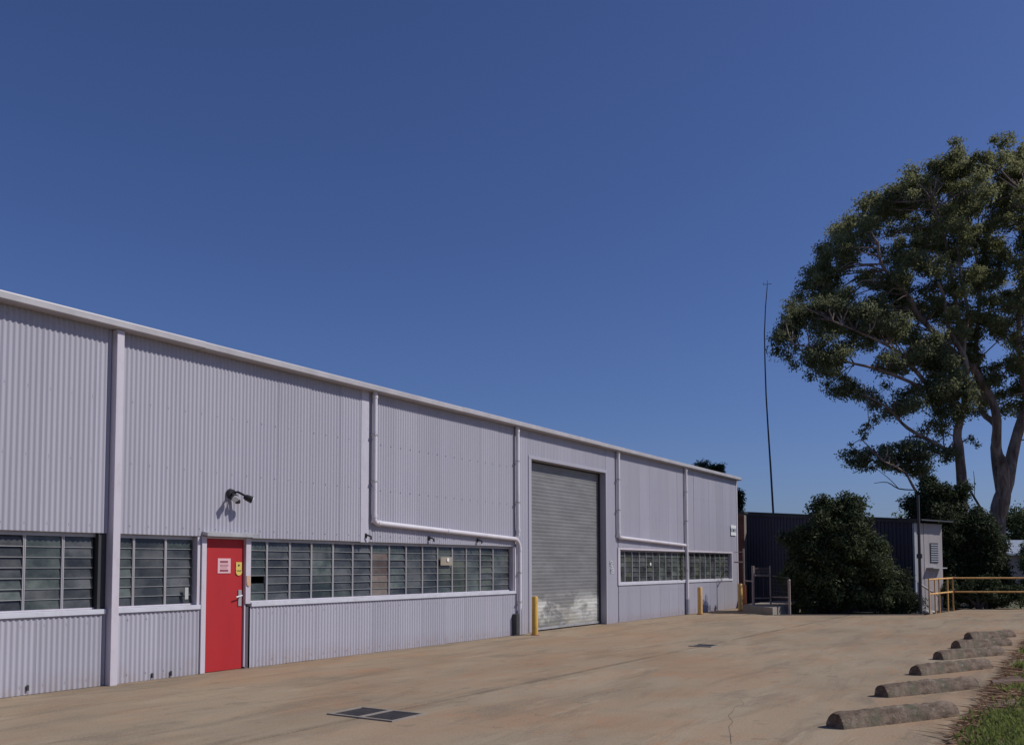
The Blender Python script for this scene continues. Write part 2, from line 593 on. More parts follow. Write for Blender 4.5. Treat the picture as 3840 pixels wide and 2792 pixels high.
# small hairline crack near the wheel stops
ck = MB()
cpts = [(8.25, -8.80), (8.75, -8.62), (9.11, -8.48), (9.42, -8.42), (9.79, -8.24), (10.1, -8.19), (10.41, -8.10), (10.68, -8.13), (11.0, -7.98)]
for i, ((a, b), (c, d)) in enumerate(zip(cpts[:-1], cpts[1:])):
    w = .0018 if i % 2 else .0035
    ck.add([(a, b - w, .0015), (c, d - w, .0015), (c, d + w, .0015), (a, b + w, .0015)], [(0, 1, 2, 3)])
ck.build('crack', 'crack_dirt', yard)
# raised landing beyond the far corner of the warehouse
land = MB().prism([(30.32, -2.70), (32.28, -1.02), (36.6, -1.02), (36.6, -2.70)][::-1], -.3, .25).build('concrete_landing', 'kerb', bevel=.01)
tag(land, kind='structure')
# garden bed
bedm = MB().prism([(31.58, ymid), (32.97, -7.0), (36.3, -7.42), (40, -7.88), (60, -8), (60, 8), (36.6, 8), (36.6, -2.72), (30.34, -2.72)], -.3, -.035)
tag(bedm.build('garden_bed', 'mulch'), kind='structure')
tag(MB().prism([(31.55, ymid - .02), (32.95, -7.00), (32.95 + .11, -6.97), (31.55 + .11, ymid)], -.3, .02).build('kerb', 'kerb'), kind='structure')
tag(MB().prism([(30.32, -2.73), (31.55, ymid - .01), (31.55 + .1, ymid), (30.43, -2.73)], -.3, .02).build('kerb', 'kerb'), kind='structure')

# ------------------------------------------------------------------ warehouse
WH = empty('warehouse', (0, 0, 0), label='long lavender grey corrugated metal warehouse with louvre windows and roller door along the yard', cat='warehouse')
PITCH, AMP = .0762, .0090
_sheet = {}
def sheet_mesh(w, z0, z1):
    key = (round(w, 3), round(z0, 3), round(z1, 3))
    if key in _sheet:
        return _sheet[key]
    n = max(6, int(round(w / PITCH * 6)))
    vs, fs = [], []
    for i in range(n + 1):
        x = w * i / n
        y = -AMP * math.cos(2 * math.pi * x / PITCH)
        vs += [(x, y, z0), (x, y, z1), (x, y + .004, z1), (x, y + .004, z0)]
    for i in range(n):
        a, b = 4 * i, 4 * i + 4
        fs += [(a, b, b + 1, a + 1), (a + 2, b + 2, b + 3, a + 3), (a + 3, b + 3, b, a), (a + 1, b + 1, b + 2, a + 2)]
    fs += [(0, 1, 2, 3), (4 * n + 3, 4 * n + 2, 4 * n + 1, 4 * n)]
    mb = MB()
    mb.add(vs, fs)
    me = mb.mesh('wall_sheet', 'wall', smooth=True)
    _sheet[key] = me
    return me
_k = [0]
def sheets(x0, x1, z0, z1, y=0.0):
    x = x0
    while x < x1 - .02:
        w = min(.762, x1 - x)
        o = put('wall_sheet', sheet_mesh(w, z0, z1), WH)
        _k[0] += 1
        o.location = (x, y - (.0022 if _k[0] % 2 else 0), random.uniform(-.001, .003))
        o.rotation_euler = (random.uniform(-.0006, .0006), 0, 0)
        x += .762
TOP = 5.05
sheets(-4.0, 7.65, 2.13, TOP); sheets(-4.0, 7.65, .003, 1.0)
sheets(7.77, 12.90, 2.13, TOP); sheets(7.77, 9.24, .003, 1.0)
sheets(13.12, 18.40, 2.13, TOP); sheets(10.24, 18.40, .003, 1.0)
sheets(18.40, 19.02, .003, TOP); sheets(19.02, 23.30, 4.42, TOP)
sheets(23.30, 24.10, .003, TOP); sheets(24.10, 34.16, 2.21, TOP)
sheets(24.10, 34.16, .003, 1.08); sheets(34.16, 34.84, .003, TOP)
sw = MB()
for zz in (2.25, 3.15, 4.05, 4.92, .12, .90):
    x = -3.9
    while x < 34.7:
        ok = not (7.6 < x < 7.8) and not (18.95 < x < 23.4)
        if zz < 1.05 and 9.2 < x < 10.3: ok = False
        if ok:
            xx = round(x / PITCH) * PITCH
            sw.box(xx - .006, xx + .006, -.0175, -.0095, zz - .006, zz + .006)
        x += PITCH * 4
tag(sw.build('screws', 'wall', WH), kind='stuff')
# concealed body: inner lining, end and back walls, roof
body = MB()
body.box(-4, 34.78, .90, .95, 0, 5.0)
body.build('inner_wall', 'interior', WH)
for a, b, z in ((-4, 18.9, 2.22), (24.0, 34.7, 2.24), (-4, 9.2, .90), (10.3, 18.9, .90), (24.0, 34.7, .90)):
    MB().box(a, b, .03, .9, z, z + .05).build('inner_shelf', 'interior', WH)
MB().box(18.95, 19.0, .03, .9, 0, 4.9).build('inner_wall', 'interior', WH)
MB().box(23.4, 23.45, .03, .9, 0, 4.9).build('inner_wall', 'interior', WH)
MB().box(34.80, 34.86, .02, 22, 0, 5.05).box(-4, 34.8, 21.9, 21.96, 0, 5.05).box(-4.06, -4.0, 0, 22, 0, 5.05).build('end_wall', 'wall', WH)
rf = MB()
rf.add([(-4.2, -.12, 5.10), (34.88, -.12, 5.10), (34.88, 11, 5.60), (-4.2, 11, 5.60), (34.88, 22.1, 5.10), (-4.2, 22.1, 5.10),
        (-4.2, -.12, 5.07), (34.88, -.12, 5.07), (34.88, 11, 5.57), (-4.2, 11, 5.57), (34.88, 22.1, 5.07), (-4.2, 22.1, 5.07)],
       [(0, 1, 2, 3), (3, 2, 4, 5), (7, 6, 9, 8), (8, 9, 11, 10), (0, 6, 7, 1), (1, 7, 8, 2), (2, 8, 10, 4), (5, 4, 10, 11), (3, 9, 6, 0), (5, 11, 9, 3)])
rf.build('roof', 'roof_metal', WH)
# gutter: folded profile with rolled front bead, in lengths
prof = [(-.015, 5.125), (-.015, 5.03), (-.185, 5.03), (-.205, 5.045), (-.205, 5.125), (-.200, 5.140), (-.185, 5.146), (-.172, 5.140), (-.168, 5.128),
        (-.178, 5.124), (-.190, 5.128), (-.193, 5.120), (-.193, 5.047), (-.182, 5.038), (-.025, 5.038), (-.025, 5.125)]
gx = [-4.2, 2.36, 9.1, 16.0, 22.6, 29.2, 34.86]
for i, (a, b) in enumerate(zip(gx[:-1], gx[1:])):
    g = MB()
    dz = (.004 if i % 2 else 0)
    n = len(prof)
    g.add([(a, y - dz * .5, z + dz) for y, z in prof] + [(b + .02, y - dz * .5, z + dz) for y, z in prof],
          [(j, (j + 1) % n, n + (j + 1) % n, n + j) for j in range(n)])
    g.build('gutter', 'gutter', WH)
MB().add([(34.885, y, z) for y, z in ((-.21, 5.025), (-.01, 5.025), (-.01, 5.15), (-.21, 5.15))] + [(34.90, y, z) for y, z in ((-.21, 5.025), (-.01, 5.025), (-.01, 5.15), (-.21, 5.15))],
         [(0, 1, 2, 3), (7, 6, 5, 4), (0, 4, 5, 1), (1, 5, 6, 2), (2, 6, 7, 3), (3, 7, 4, 0)]).build('gutter_end', 'gutter', WH)
# columns
for cx in (7.66, 2.24):
    MB().box(cx, cx + .115, -.125, .10, .0, 5.028).build('column', 'jamb', WH, bevel=.004)
MB().box(12.90, 13.12, -.014, .02, 2.12, 5.03).build('trim_board', 'trim', WH)
MB().box(34.80, 34.90, -.022, .0, .0, 5.03).box(34.88, 34.90, 0, .10, 0, 5.03).build('corner_flashing', 'jamb', WH)

# windows -------------------------------------------------------------
blade_cache = {}
def blade_mesh(w, mat, edge='glass_edge'):
    key = (round(w, 3), mat, edge)
    if key not in blade_cache:
        mb = MB()
        mb.mat(0).box(0, w, -.003, .003, -.074, .074)
        mb.mat(1).box(0, w, -.0070, .0038, -.0825, -.0755)
        blade_cache[key] = mb.mesh('louvre_blade', [mat, edge])
    return blade_cache[key]
def window(x0, x1, mull, z0=1.07, z1=2.12, nb=7, tints=None, label=None, jl=True, jr=True, surround=False, miss=()):
    w = empty('window')
    w.parent = WH
    if label: w['label'] = label
    yg = .115
    fr = MB()
    MB().box(x0, x1, yg - .03, yg + .03, z1 - .045, z1 + .02).build('head_frame', 'mullion', w)
    fr.box(x0, x1, yg - .03, yg + .03, z0, z0 + .022)
    if jl: fr.box(x0, x0 + .05, .0, yg + .03, z0, z1)
    if jr: fr.box(x1 - .05, x1, .0, yg + .03, z0, z1)
    fr.build('window_frame', 'jamb', w)
    for mx in mull:
        mb = MB()
        mb.box(mx - .017, mx - .003, yg - .028, yg + .028, z0 + .02, z1 - .04)
        mb.box(mx + .003, mx + .017, yg - .028, yg + .028, z0 + .02, z1 - .04)
        mb.build('mullion', 'mullion', w)
    e = [x0 + (.05 if jl else 0)] + list(mull) + [x1 - (.05 if jr else 0)]
    hh = (z1 - .045 - z0 - .022) / nb
    for i, (a, b) in enumerate(zip(e[:-1], e[1:])):
        wdt = b - a - .036
        if wdt < .08:
            continue
        t = tints[i % len(tints)] if tints else 'glass_teal'
        tilt = -random.choice([.10, .13, .16, .22])
        for j in range(nb):
            if (i, j) in miss:
                continue
            tt = t
            if random.random() < .22:
                tt = random.choice(['glass_teal', 'glass_grey', 'glass_grey'])
            o = put('louvre_blade', blade_mesh(wdt, tt, 'glass_edge' if nb == 7 else 'glass_edge_far'), w, loc=(a + .018, yg, z0 + .022 + hh * (j + .5)))
            o.rotation_euler = (tilt + random.uniform(-.03, .03), 0, 0)
    return w
T, Gy, B_, Gn = 'glass_teal', 'glass_grey', 'glass_brown', 'glass_green'
window(5.45, 7.53, [5.98, 6.53, 7.06], tints=[T, Gy, T, Gy], jl=True, jr=False, label='louvre window left of the protruding column')
window(7.78, 9.24, [8.14, 8.68], tints=[T, Gy, Gy], jl=False, label='three-bay louvre window between column and red door')
mC = [10.68, 11.20, 11.72, 12.27, 12.80, 13.33, 13.86, 14.39, 14.93, 15.45, 15.98, 16.51, 17.06, 17.59]
window(10.23, 18.38, mC, tints=[T, Gy, Gy, T, Gy, Gy, B_, T, Gy, Gy, Gn, Gn, T, Gn, Gy], jl=False, miss=[(0, 2)], label='long louvre window right of the red door, one bay brown')
mD = [24.22 + .522 * i for i in range(1, 19)]
window(24.20, 34.14, mD, z0=1.16, z1=2.14, nb=6, tints=[T, Gn, Gy, Gy, Gn, Gy, T, Gy], label='far louvre window in a pale surround beyond the roller door')
MB().box(7.535, 7.65, .02, .12, 1.07, 2.13).build('window_jamb', 'dark_steel', WH)
# sills
MB().box(5.3, 7.645, -.035, .10, 1.0, 1.068).build('sill', 'sill', WH, bevel=.004)
MB().box(7.79, 9.24, -.035, .10, 1.0, 1.068).build('sill', 'sill', WH, bevel=.004)
MB().box(10.25, 18.42, -.035, .10, 1.0, 1.068).build('sill', 'sill', WH, bevel=.004)
MB().box(24.05, 34.20, -.035, .10, 1.085, 1.158).build('sill', 'sill', WH, bevel=.004)
MB().box(24.05, 24.17, -.03, .08, 1.16, 2.14).box(24.05, 34.20, -.03, .03, 2.142, 2.205).box(34.12, 34.20, -.03, .08, 1.16, 2.14).build('window_surround', 'jamb', WH)
MB().box(18.36, 18.44, -.03, .08, 1.07, 2.13).build('window_surround', 'jamb', WH)
# solid wall filling hidden left part of the first window band
MB().box(-4, 5.44, .0, .03, 1.0, 2.13).build('infill_panel', 'wall', WH)

# cards and labels seen on the glass
MB().box(9.00, 9.06, .035, .040, 1.16, 1.34).build('window_sticker', 'sticker', WH)
MB().box(15.5, 15.93, .045, .052, 1.68, 1.86).build('window_card', 'card', WH)
MB().tube([(15.75, .03, 1.80), (15.75, .04, 1.80)], .045, 12).build('window_sticker', 'white_plastic', WH)
MB().tube([(26.45, .0, 1.72), (26.45, .01, 1.72)], .05, 10).build('window_sticker', 'white_plastic', WH)

# red door ------------------------------------------------------------
dr = MB().box(9.345, 10.125, .035, .075, .006, 2.10).build('door', 'door_red', WH, bevel=.003)
MB().box(9.255, 9.345, -.025, .08, .003, 2.13).box(10.13, 10.235, -.025, .08, 1.05, 2.13).box(10.127, 10.150, .0, .08, .03, 1.05).box(9.345, 10.13, .0, .08, 2.102, 2.13).build('door_frame', 'jamb', WH, bevel=.003)
MB().box(10.152, 10.225, .012, .09, .003, 1.0).build('door_gap_shade', 'gap_shade', WH)  # nearly flush strip, shadow of the jamb gap put into its colour
MB().add([(9.27, -.13, 2.135), (10.29, -.13, 2.135), (10.29, -.13, 2.185), (9.27, -.13, 2.185), (9.27, .02, 2.165), (10.29, .02, 2.165), (10.29, .02, 2.215), (9.27, .02, 2.215)],
         [(3, 2, 1, 0), (4, 5, 6, 7), (0, 1, 5, 4), (1, 2, 6, 5), (2, 3, 7, 6), (3, 0, 4, 7)]).build('door_canopy', 'galv', WH)
# handle: back plate and lever
MB().box(10.02, 10.085, .02, .034, 1.02, 1.28).build('lock_plate', 'galv', dr)
MB().tube([(10.05, .03, 1.19), (10.05, -.03, 1.19), (10.02, -.035, 1.185), (9.93, -.035, 1.165)], .011, 8).build('handle', 'white_plastic', dr, smooth=True)
# square notice: white plate, rows of maroon print
MB().box(9.60, 9.86, .026, .034, 1.55, 1.79).build('door_sign', 'sign_white', dr, bevel=.003)
pr = MB()
rp = random.Random(3)
for z, h, hv in ((1.738, .026, 1), (1.676, .014, 0), (1.596, .028, 1)):
    x = 9.645
    while x < 9.80:
        w = rp.uniform(.012, .022)
        pr.box(x, x + w, .0235, .026, z - h / 2, z + h / 2 * rp.uniform(.75, 1))
        x += w + (.003 if hv else .006)
for z in (1.706, 1.655, 1.63):
    pr.box(9.65, 9.82 - rp.uniform(0, .05), .0240, .026, z - .002, z + .002)
pr.build('sign_lettering', 'sign_ink', dr)
MB().box(9.962, 10.085, .022, .030, 1.60, 1.73).build('door_sign', 'sign_yellow', dr, bevel=.003)
MB().tube([(10.025, .020, 1.575), (10.025, .030, 1.575)], .062, 18).build('door_sticker', 'sign_yellow', dr)
MB().tube([(10.02, .018, 1.68), (10.02, .0219, 1.68)], .018, 10).box(9.985, 10.07, .0165, .0195, 1.585, 1.598).build('sign_print', 'sign_dark', dr)
MB().box(10.142, 10.215, -.034, -.026, 1.37, 1.51).build('jamb_sticker', 'sign_orange', WH)
MB().tube([(10.185, -.040, 1.375), (10.185, -.026, 1.375)], .04, 14).build('jamb_sticker', 'sign_orange', WH)

# roller door ---------------------------------------------------------
RX0, RX1 = 19.17, 23.27
rd = empty('roller_door'); rd.parent = WH
SL = .0935
seg = []
for i in range(9):
    t = i / 8
    seg.append((-.0055 * math.sin(math.pi * t) ** 1.0, SL * t))
mb = MB()
vs = [(0, y, z) for y, z in seg] + [(RX1 - RX0 - .03, y, z) for y, z in seg]
vs += [(0, .01, 0), (0, .01, SL), (RX1 - RX0 - .03, .01, 0), (RX1 - RX0 - .03, .01, SL)]
fs = [(i, 9 + i, 10 + i, i + 1) for i in range(8)] + [(18, 19, 21, 20), (0, 18, 20, 9), (8, 17, 21, 19)]
mb.add(vs, fs)
slat = mb.mesh('slat', 'roller', smooth=True)
for i in range(45):
    put('slat', slat, rd, loc=(RX0 + .015, .215 + random.uniform(-.002, .002), .09 + i * SL))
MB().box(RX0 + .015, RX1 - .015, .185, .235, .035, .09).build('bottom_rail', 'galv', rd)
MB().box(19.02, 19.15, -.028, .26, .03, 4.33).box(23.272, 23.345, -.028, .26, .0, 4.33).box(19.02, 23.345, -.028, .26, 4.332, 4.415).build('roller_door_frame', 'wall', WH, bevel=.004)
MB().box(RX0 - .018, RX0 + .02, .16, .20, .03, 4.32).build('guide_channel', 'dark_steel', rd)
MB().box(RX1 - .03, RX1, .16, .20, .03, 4.32).build('guide_channel', 'dark_steel', rd)
MB().box(19.16, 23.27, .27, .31, 0, 4.33).build('curtain_backing', 'dark_steel', rd)

# downpipes -----------------------------------------------------------
def elbow_path(pts, r=.10, n=5):
    out = [Vector(pts[0])]
    for a, b, c in zip(pts[:-2], pts[1:-1], pts[2:]):
        a, b, c = Vector(a), Vector(b), Vector(c)
        p0 = b + (a - b).normalized() * r
        p1 = b + (c - b).normalized() * r
        for i in range(n + 1):
            t = i / n
            out.append(p0 * (1 - t) ** 2 + b * 2 * t * (1 - t) + p1 * t * t)
    out.append(Vector(pts[-1]))
    return out
PY = -.075
def pipe(pts, r=.05, collars=(), name='downpipe', mat='pipe'):
    p = MB().tube(elbow_path(pts), r, 16).build(name, mat, WH, smooth=True)
    for c, ax in collars:
        c, ax = Vector(c), Vector(ax)
        MB().tube([c - ax * .035, c + ax * .035], r + .008, 16).build('pipe_collar', mat, p, smooth=True)
    return p
Z3, X3 = (0, 0, 1), (1, 0, 0)
pipe([(13.22, PY, 5.03), (13.22, PY, 2.50), (18.36, PY, 2.31), (18.50, PY, 2.17), (18.50, PY, .02)], collars=[((13.22, PY, 2.63), Z3), ((13.35, PY, 2.495), X3), ((15.6, PY, 2.412), X3), ((18.50, PY, 2.06), Z3), ((13.22, PY, 4.95), Z3)])
pipe([(18.42, PY, 5.03), (18.42, PY, 3.6), (18.44, PY, 2.38)], collars=[((18.42, PY, 4.93), Z3), ((18.44, PY, 2.52), Z3)])
pipe([(24.00, PY, 5.03), (24.00, PY, 2.50), (29.20, PY, 2.36)], collars=[((24.0, PY, 2.63), Z3), ((24.14, PY, 2.495), X3), ((24.0, PY, 4.95), Z3), ((29.05, PY, 2.365), X3)])
pipe([(29.32, PY, 5.03), (29.32, PY, 3.0), (29.34, PY, .52)], r=.052, collars=[((29.32, PY, 2.36), Z3), ((29.32, PY, 4.93), Z3)])
pipe([(29.34, PY, .52), (29.34, PY, .3), (29.34, PY, .02)], r=.06, name='downpipe_shoe', mat='pipe_bare')
# pipe straps
for x, z in ((13.22, 4.2), (13.22, 3.3), (18.42, 4.2), (18.42, 3.2), (18.50, 1.5), (18.5, .8), (24.0, 4.2), (24.0, 3.3), (29.33, 4.2), (29.33, 3.2), (29.33, 1.5)):
    MB().box(x - .062, x + .062, PY - .055, PY - .051, z - .015, z + .015).box(x - .062, x - .056, PY - .054, -.01, z - .015, z + .015).box(x + .056, x + .062, PY - .054, -.01, z - .015, z + .015).build('pipe_strap', 'galv', WH)
# dark block standing in for the shadow beside the corner pipe
MB().box(18.27, 18.40, -.13, -.012, .03, .52).build('shadow_block', 'dark_steel', WH, bevel=.006)
# small black hooks below the upper sheets
for x in (13.05, 15.02, 16.80):
    MB().tube([(x, -.01, 2.25), (x, -.07, 2.25), (x + .05, -.10, 2.23), (x + .05, -.10, 2.17)], .018, 8).box(x - .03, x + .03, -.02, -.01, 2.2, 2.29).build('wall_hook', 'black', WH)
# numbers scuffed onto the pale strip right of the roller door
pm = MB()
for x0, z0, segs in ((23.44, 1.66, 'bc'), (23.60, 1.66, 'abged'), (23.50, 1.46, 'bc'), (23.68, 1.46, 'abcdg')):
    W_, H_ = .09, .14
    S = dict(a=((0, H_), (W_, H_)), b=((W_, H_ / 2), (W_, H_)), c=((W_, 0), (W_, H_ / 2)), d=((0, 0), (W_, 0)), e=((0, 0), (0, H_ / 2)), g=((0, H_ / 2), (W_, H_ / 2)))
    for q in segs:
        (a, b), (c, d) = S[q]
        pm.box(x0 + min(a, c) - .012, x0 + max(a, c) + .012, -.0165, -.0135, z0 + min(b, d) - .012, z0 + max(b, d) + .012)
pm.build('painted_mark', 'white_plastic', WH)
# floor debris marks low on the sheets
for x, z in ((6.55, .06), (8.40, .03), (8.72, .03)):
    MB().box(x, x + .025, -.03, -.008, z, z + .07).build('sheet_bracket', 'dark_steel', WH)

# floodlight with two heads and sensor
fl = empty('security_light', (9.80, 0, 2.80), label='black twin floodlight with motion sensor on the wall above the red door', cat='light')
def fpart(name, mb, mat, parent=fl, sm=True):
    o = mb.build(name, mat, None, smooth=sm)
    o.parent = parent
    o.location = (0, 0, 0)
    return o
fpart('base', MB().tube([(0, -.01, .03), (0, -.07, .03)], [.085, .07], 16), 'black')
fpart('arm', MB().tube([(0, -.05, .05), (.06, -.12, .06), (.14, -.20, .0)], .018, 8).tube([(0, -.05, .03), (-.05, -.14, .02), (-.06, -.17, -.02)], .018, 8).tube([(0, -.05, .0), (.02, -.12, -.04)], .016, 8), 'black')
def head(c, d, r):
    c, d = Vector(c), Vector(d).normalized()
    h = fpart('lamp_head', MB().tube([c - d * .10, c - d * .07, c + d * .04], [r * .45, r * .8, r], 16), 'black')
    fpart('lens', MB().tube([c + d * .041, c + d * .05], [r * .93, r * .85], 16), 'white_plastic', h)
head((.19, -.25, -.05), (.75, -.45, -.35), .06)
head((-.08, -.22, -.05), (-.5, -.7, -.45), .055)
fpart('sensor', MB().tube([(.03, -.14, -.04), (.03, -.15, -.09), (.03, -.155, -.13)], [.02, .045, .035], 12), 'black')

# small white sign pair at the far corner
sg = empty('wall_sign', (34.33, -.03, 3.04), label='small white sign with a dark middle band high on the far corner of the warehouse', cat='sign')
for nme, mbx, mt in (('sign_panel', MB().box(-.30, .30, -.012, .0, .08, .20), 'white_plastic'), ('sign_panel', MB().box(-.30, .30, -.012, .0, -.20, -.07), 'white_plastic'),
                     ('sign_band', MB().box(-.28, .28, -.008, .0, -.068, .078), 'pipe_bare'), ('sign_emblem', MB().tube([(0, -.016, .0), (0, -.009, .0)], .05, 10), 'dark_steel')):
    o = mbx.build(nme, mt, None); o.parent = sg; o.location = (0, 0, 0)

# ------------------------------------------------------------------ bollards
def bollard(x, y, h, r, mat, label, name='bollard'):
    e = empty(name, (x, y, 0), label=label, cat='bollard', group='steel bollards along the warehouse')
    MB().tube([(0, 0, 0), (0, 0, h - .03), (0, 0, h)], [r, r, r * .8], 20).build('post', mat, e, smooth=True, loc=(0, 0, 0))
    MB().tube([(0, 0, 0), (0, 0, .018)], r * 1.45, 20).build('base_plate', 'rust', e, loc=(0, 0, 0))
bollard(18.72, -.37, .93, .075, 'yellow', 'yellow steel bollard at the left edge of the roller door')
bollard(29.60, -.42, .93, .085, 'orange', 'tan yellow bollard beside the thin downpipe past the roller door')
bollard(32.72, -.80, 1.0, .085, 'orange', 'orange bollard at the far corner of the warehouse beside the landing')

# ------------------------------------------------------------------ drain grates
def grate(x0, y0, w, l, n, label):
    e = empty('drain_grate', (x0, y0, 0), label=label, cat='drain')
    MB().box(-.03, w + .03, -l - .03, .03, .002, .005).build('pit_cover', 'pit', e, loc=(0, 0, 0))
    f = MB()
    f.box(-.04, w + .04, 0, .035, .0, .016).box(-.04, w + .04, -l - .035, -l, .0, .016).box(-.04, -.002, -l, 0, 0, .016).box(w + .002, w + .04, -l, 0, 0, .016)
    for i in range(1, n):
        f.box(0, w, -l * i / n - .035, -l * i / n + .035, 0, .017)
    f.build('frame', 'kerb', e, loc=(0, 0, 0))
    ln = l / n
    for i in range(n):
        b = MB()
        nb = 16
        for j in range(nb):
            y = -ln * i - .045 - (ln - .09) * j / (nb - 1)
            b.box(.004, w - .004, y - .0075, y + .0075, .005, .013)
        for q in (.12, .5, .88):
            b.box(w * q - .006, w * q + .006, -ln * (i + 1) + .04, -ln * i - .04, .0055, .0135)
        b.build('grate', 'grate_steel', e, loc=(0, 0, 0))
grate(7.53, -4.44, .50, .88, 2, 'near twin dark steel drain grate set in the concrete yard')
grate(17.78, -4.69, .44, .42, 1, 'far single small drain grate in the middle of the concrete yard')

# ------------------------------------------------------------------ wheel stops
def wheel_stop(ax, ay, bx, by, seed, label):
    rr = random.Random(seed)
    a, b = Vector((ax, ay, 0)), Vector((bx, by, 0))
    d = (b - a)
    L = d.length
    prof = [(-.125, 0), (-.118, .045), (-.095, .11), (-.060, .155), (-.02, .172), (.02, .172), (.060, .155), (.095, .11), (.118, .045), (.125, 0)]
    n = 26
    bm = bmesh.new()
    rings = []
    for i in range(n + 1):
        t = i / n
        end = min(t, 1 - t) * L
        k = 1 - .10 * math.exp(-end / .03) * rr.uniform(.6, 1.3)
        kk = k * (1 + .03 * math.sin(t * 9 + seed)) 
        rings.append([bm.verts.new((t * L + rr.uniform(-.004, .004), y * kk + rr.uniform(-.005, .005), max(0, z * .94 * kk * (1 + rr.uniform(-.075, .04))))) for y, z in prof])
    for r0, r1 in zip(rings[:-1], rings[1:]):
        for j in range(len(prof) - 1):
            bm.faces.new((r0[j], r0[j + 1], r1[j + 1], r1[j]))
    bm.faces.new(rings[0][::-1]); bm.faces.new(rings[-1])
    bmesh.ops.recalc_face_normals(bm, faces=bm.faces)
    me = bpy.data.meshes.new('wheel_stop')
    bm.to_mesh(me); bm.free()
    me.materials.append(M['wheelstop'])
    me.polygons.foreach_set('use_smooth', [True] * len(me.polygons))
    me.set_sharp_from_angle(angle=R(35))
    o = bpy.data.objects.new('wheel_stop', me)
    COL.objects.link(o)
    o.location = (ax, ay, 0)
    o.rotation_euler = (0, 0, math.atan2(d.y, d.x))
    return tag(o, label, 'wheel stop', 'wheel stops along the right side of the yard')
ws = [((9.62, -9.42), (11.14, -10.32), 'nearest and largest weathered wheel stop, in front of the grass'),
      ((12.20, -9.40), (13.76, -10.28), 'second nearest weathered wheel stop with mossy left end'),
      ((14.87, -9.40), (16.55, -10.22), 'third wheel stop from the front, with a sharply cut right end'),
      ((17.50, -9.38), (19.12, -10.22), 'fourth wheel stop from the front, pale spotted, greenish at its right end'),
      ((20.05, -9.38), (21.45, -10.20), 'fifth wheel stop, second from the back of the row'),
      ((22.65, -9.34), (24.05, -10.12), 'farthest wheel stop, smallest in the photo, at the back of the row')]
for i, (a, b, lb) in enumerate(ws):
    wheel_stop(a[0], a[1], b[0], b[1], i * 7 + 3, lb)

# ------------------------------------------------------------------ verge with litter and grass on the right
nx, ny = 150, 30
vv, ff = [], []
for i in range(nx + 1):
    for j in range(ny + 1):
        x = -6 + 56 * i / nx
        t = j / ny
        y = -10.56 - 7.5 * t ** 1.5 + .10 * math.sin(x * 1.9) * (1 - t) + .05 * math.sin(x * 5.3 + 1) * (1 - t)
        z = -.02 if j == 0 else min(.12, .03 + .22 * t) + .02 * math.sin(x * 2.3 + y * 3) + .012 * math.sin(x * 7.1 - y * 5)
        vv.append((x, y, z))
for i in range(nx):
    for j in range(ny):
        a = i * (ny + 1) + j
        ff.append((a, a + 1, a + ny + 2, a + ny + 1))
vm = MB(); vm.add(vv, ff)
tag(vm.build('verge', 'soil', smooth=True), kind='structure')
def scatter_grass(n, x0, x1, y0, y1, hmin, hmax, wd, name, mat, zb=.08, clump=True, flat=False):
    if clump:
        nc = max(10, n // 110)
        cc = np.stack([rng.uniform(x0, x1, nc), y1 - (y1 - y0) * rng.random(nc) ** 1.2], 1)
        idx = rng.integers(0, nc, n)
        cr_ = rng.uniform(.06, .22, nc)
        xy = cc[idx] + rng.normal(size=(n, 2)) * cr_[idx][:, None]
        tn = np.clip(rng.random(nc)[idx] * .6 + rng.random(n) * .4, 0, 1)
    else:
        xy = np.stack([rng.uniform(x0, x1, n), rng.uniform(y0, y1, n)], 1)
        tn = rng.random(n)
    keep = (xy[:, 1] < -10.50)
    xy, tn = xy[keep], tn[keep]
    n = len(xy)
    h = rng.uniform(hmin, hmax, n)
    lean = rng.normal(size=(n, 2)) * (.45 if not flat else 3.)
    u = np.stack([lean[:, 0] * h, lean[:, 1] * h, h * (1 if not flat else .2)], 1) * .5
    th = rng.uniform(0, 2 * np.pi, n)
    v = np.stack([np.cos(th), np.sin(th), rng.normal(size=n) * .3], 1) * wd
    zz = np.clip(.03 + .2 * ((-10.46 - xy[:, 1]) / 7.5) ** .66, -.01, .12)
    cen = np.column_stack([xy, zz]) + u * .9
    cen[:, 2] = np.maximum(cen[:, 2], zz + .004)
    return tag(put(name, quads_mesh(name, cen, u, v, mat, tn)), kind='stuff')
g = scatter_grass(21000, 7.8, 11.0, -12.8, -10.92, .02, .085, .015, 'grass', 'grass_blade')
g['label'] = 'bright green grass and weeds on the verge at the lower right corner'; g['category'] = 'grass'
g = scatter_grass(9000, 11.3, 17.0, -13.2, -10.95, .03, .09, .011, 'grass', 'grass_blade')
g['label'] = 'sparse grass on the brown earth of the verge beside the wheel stops'; g['category'] = 'grass'
g = scatter_grass(42000, 16.0, 32, -13.6, -10.85, .04, .12, .013, 'grass', 'grass_blade')
g['label'] = 'green grass on the far stretch of the verge at the back of the row of wheel stops'; g['category'] = 'grass'
g = scatter_grass(26000, 7.5, 30, -11.7, -10.40, .02, .06, .013, 'leaf_litter', 'dry_leaf', clump=False, flat=True)
g['label'] = 'dry brown leaf litter along the edge of the yard'; g['category'] = 'leaf litter'

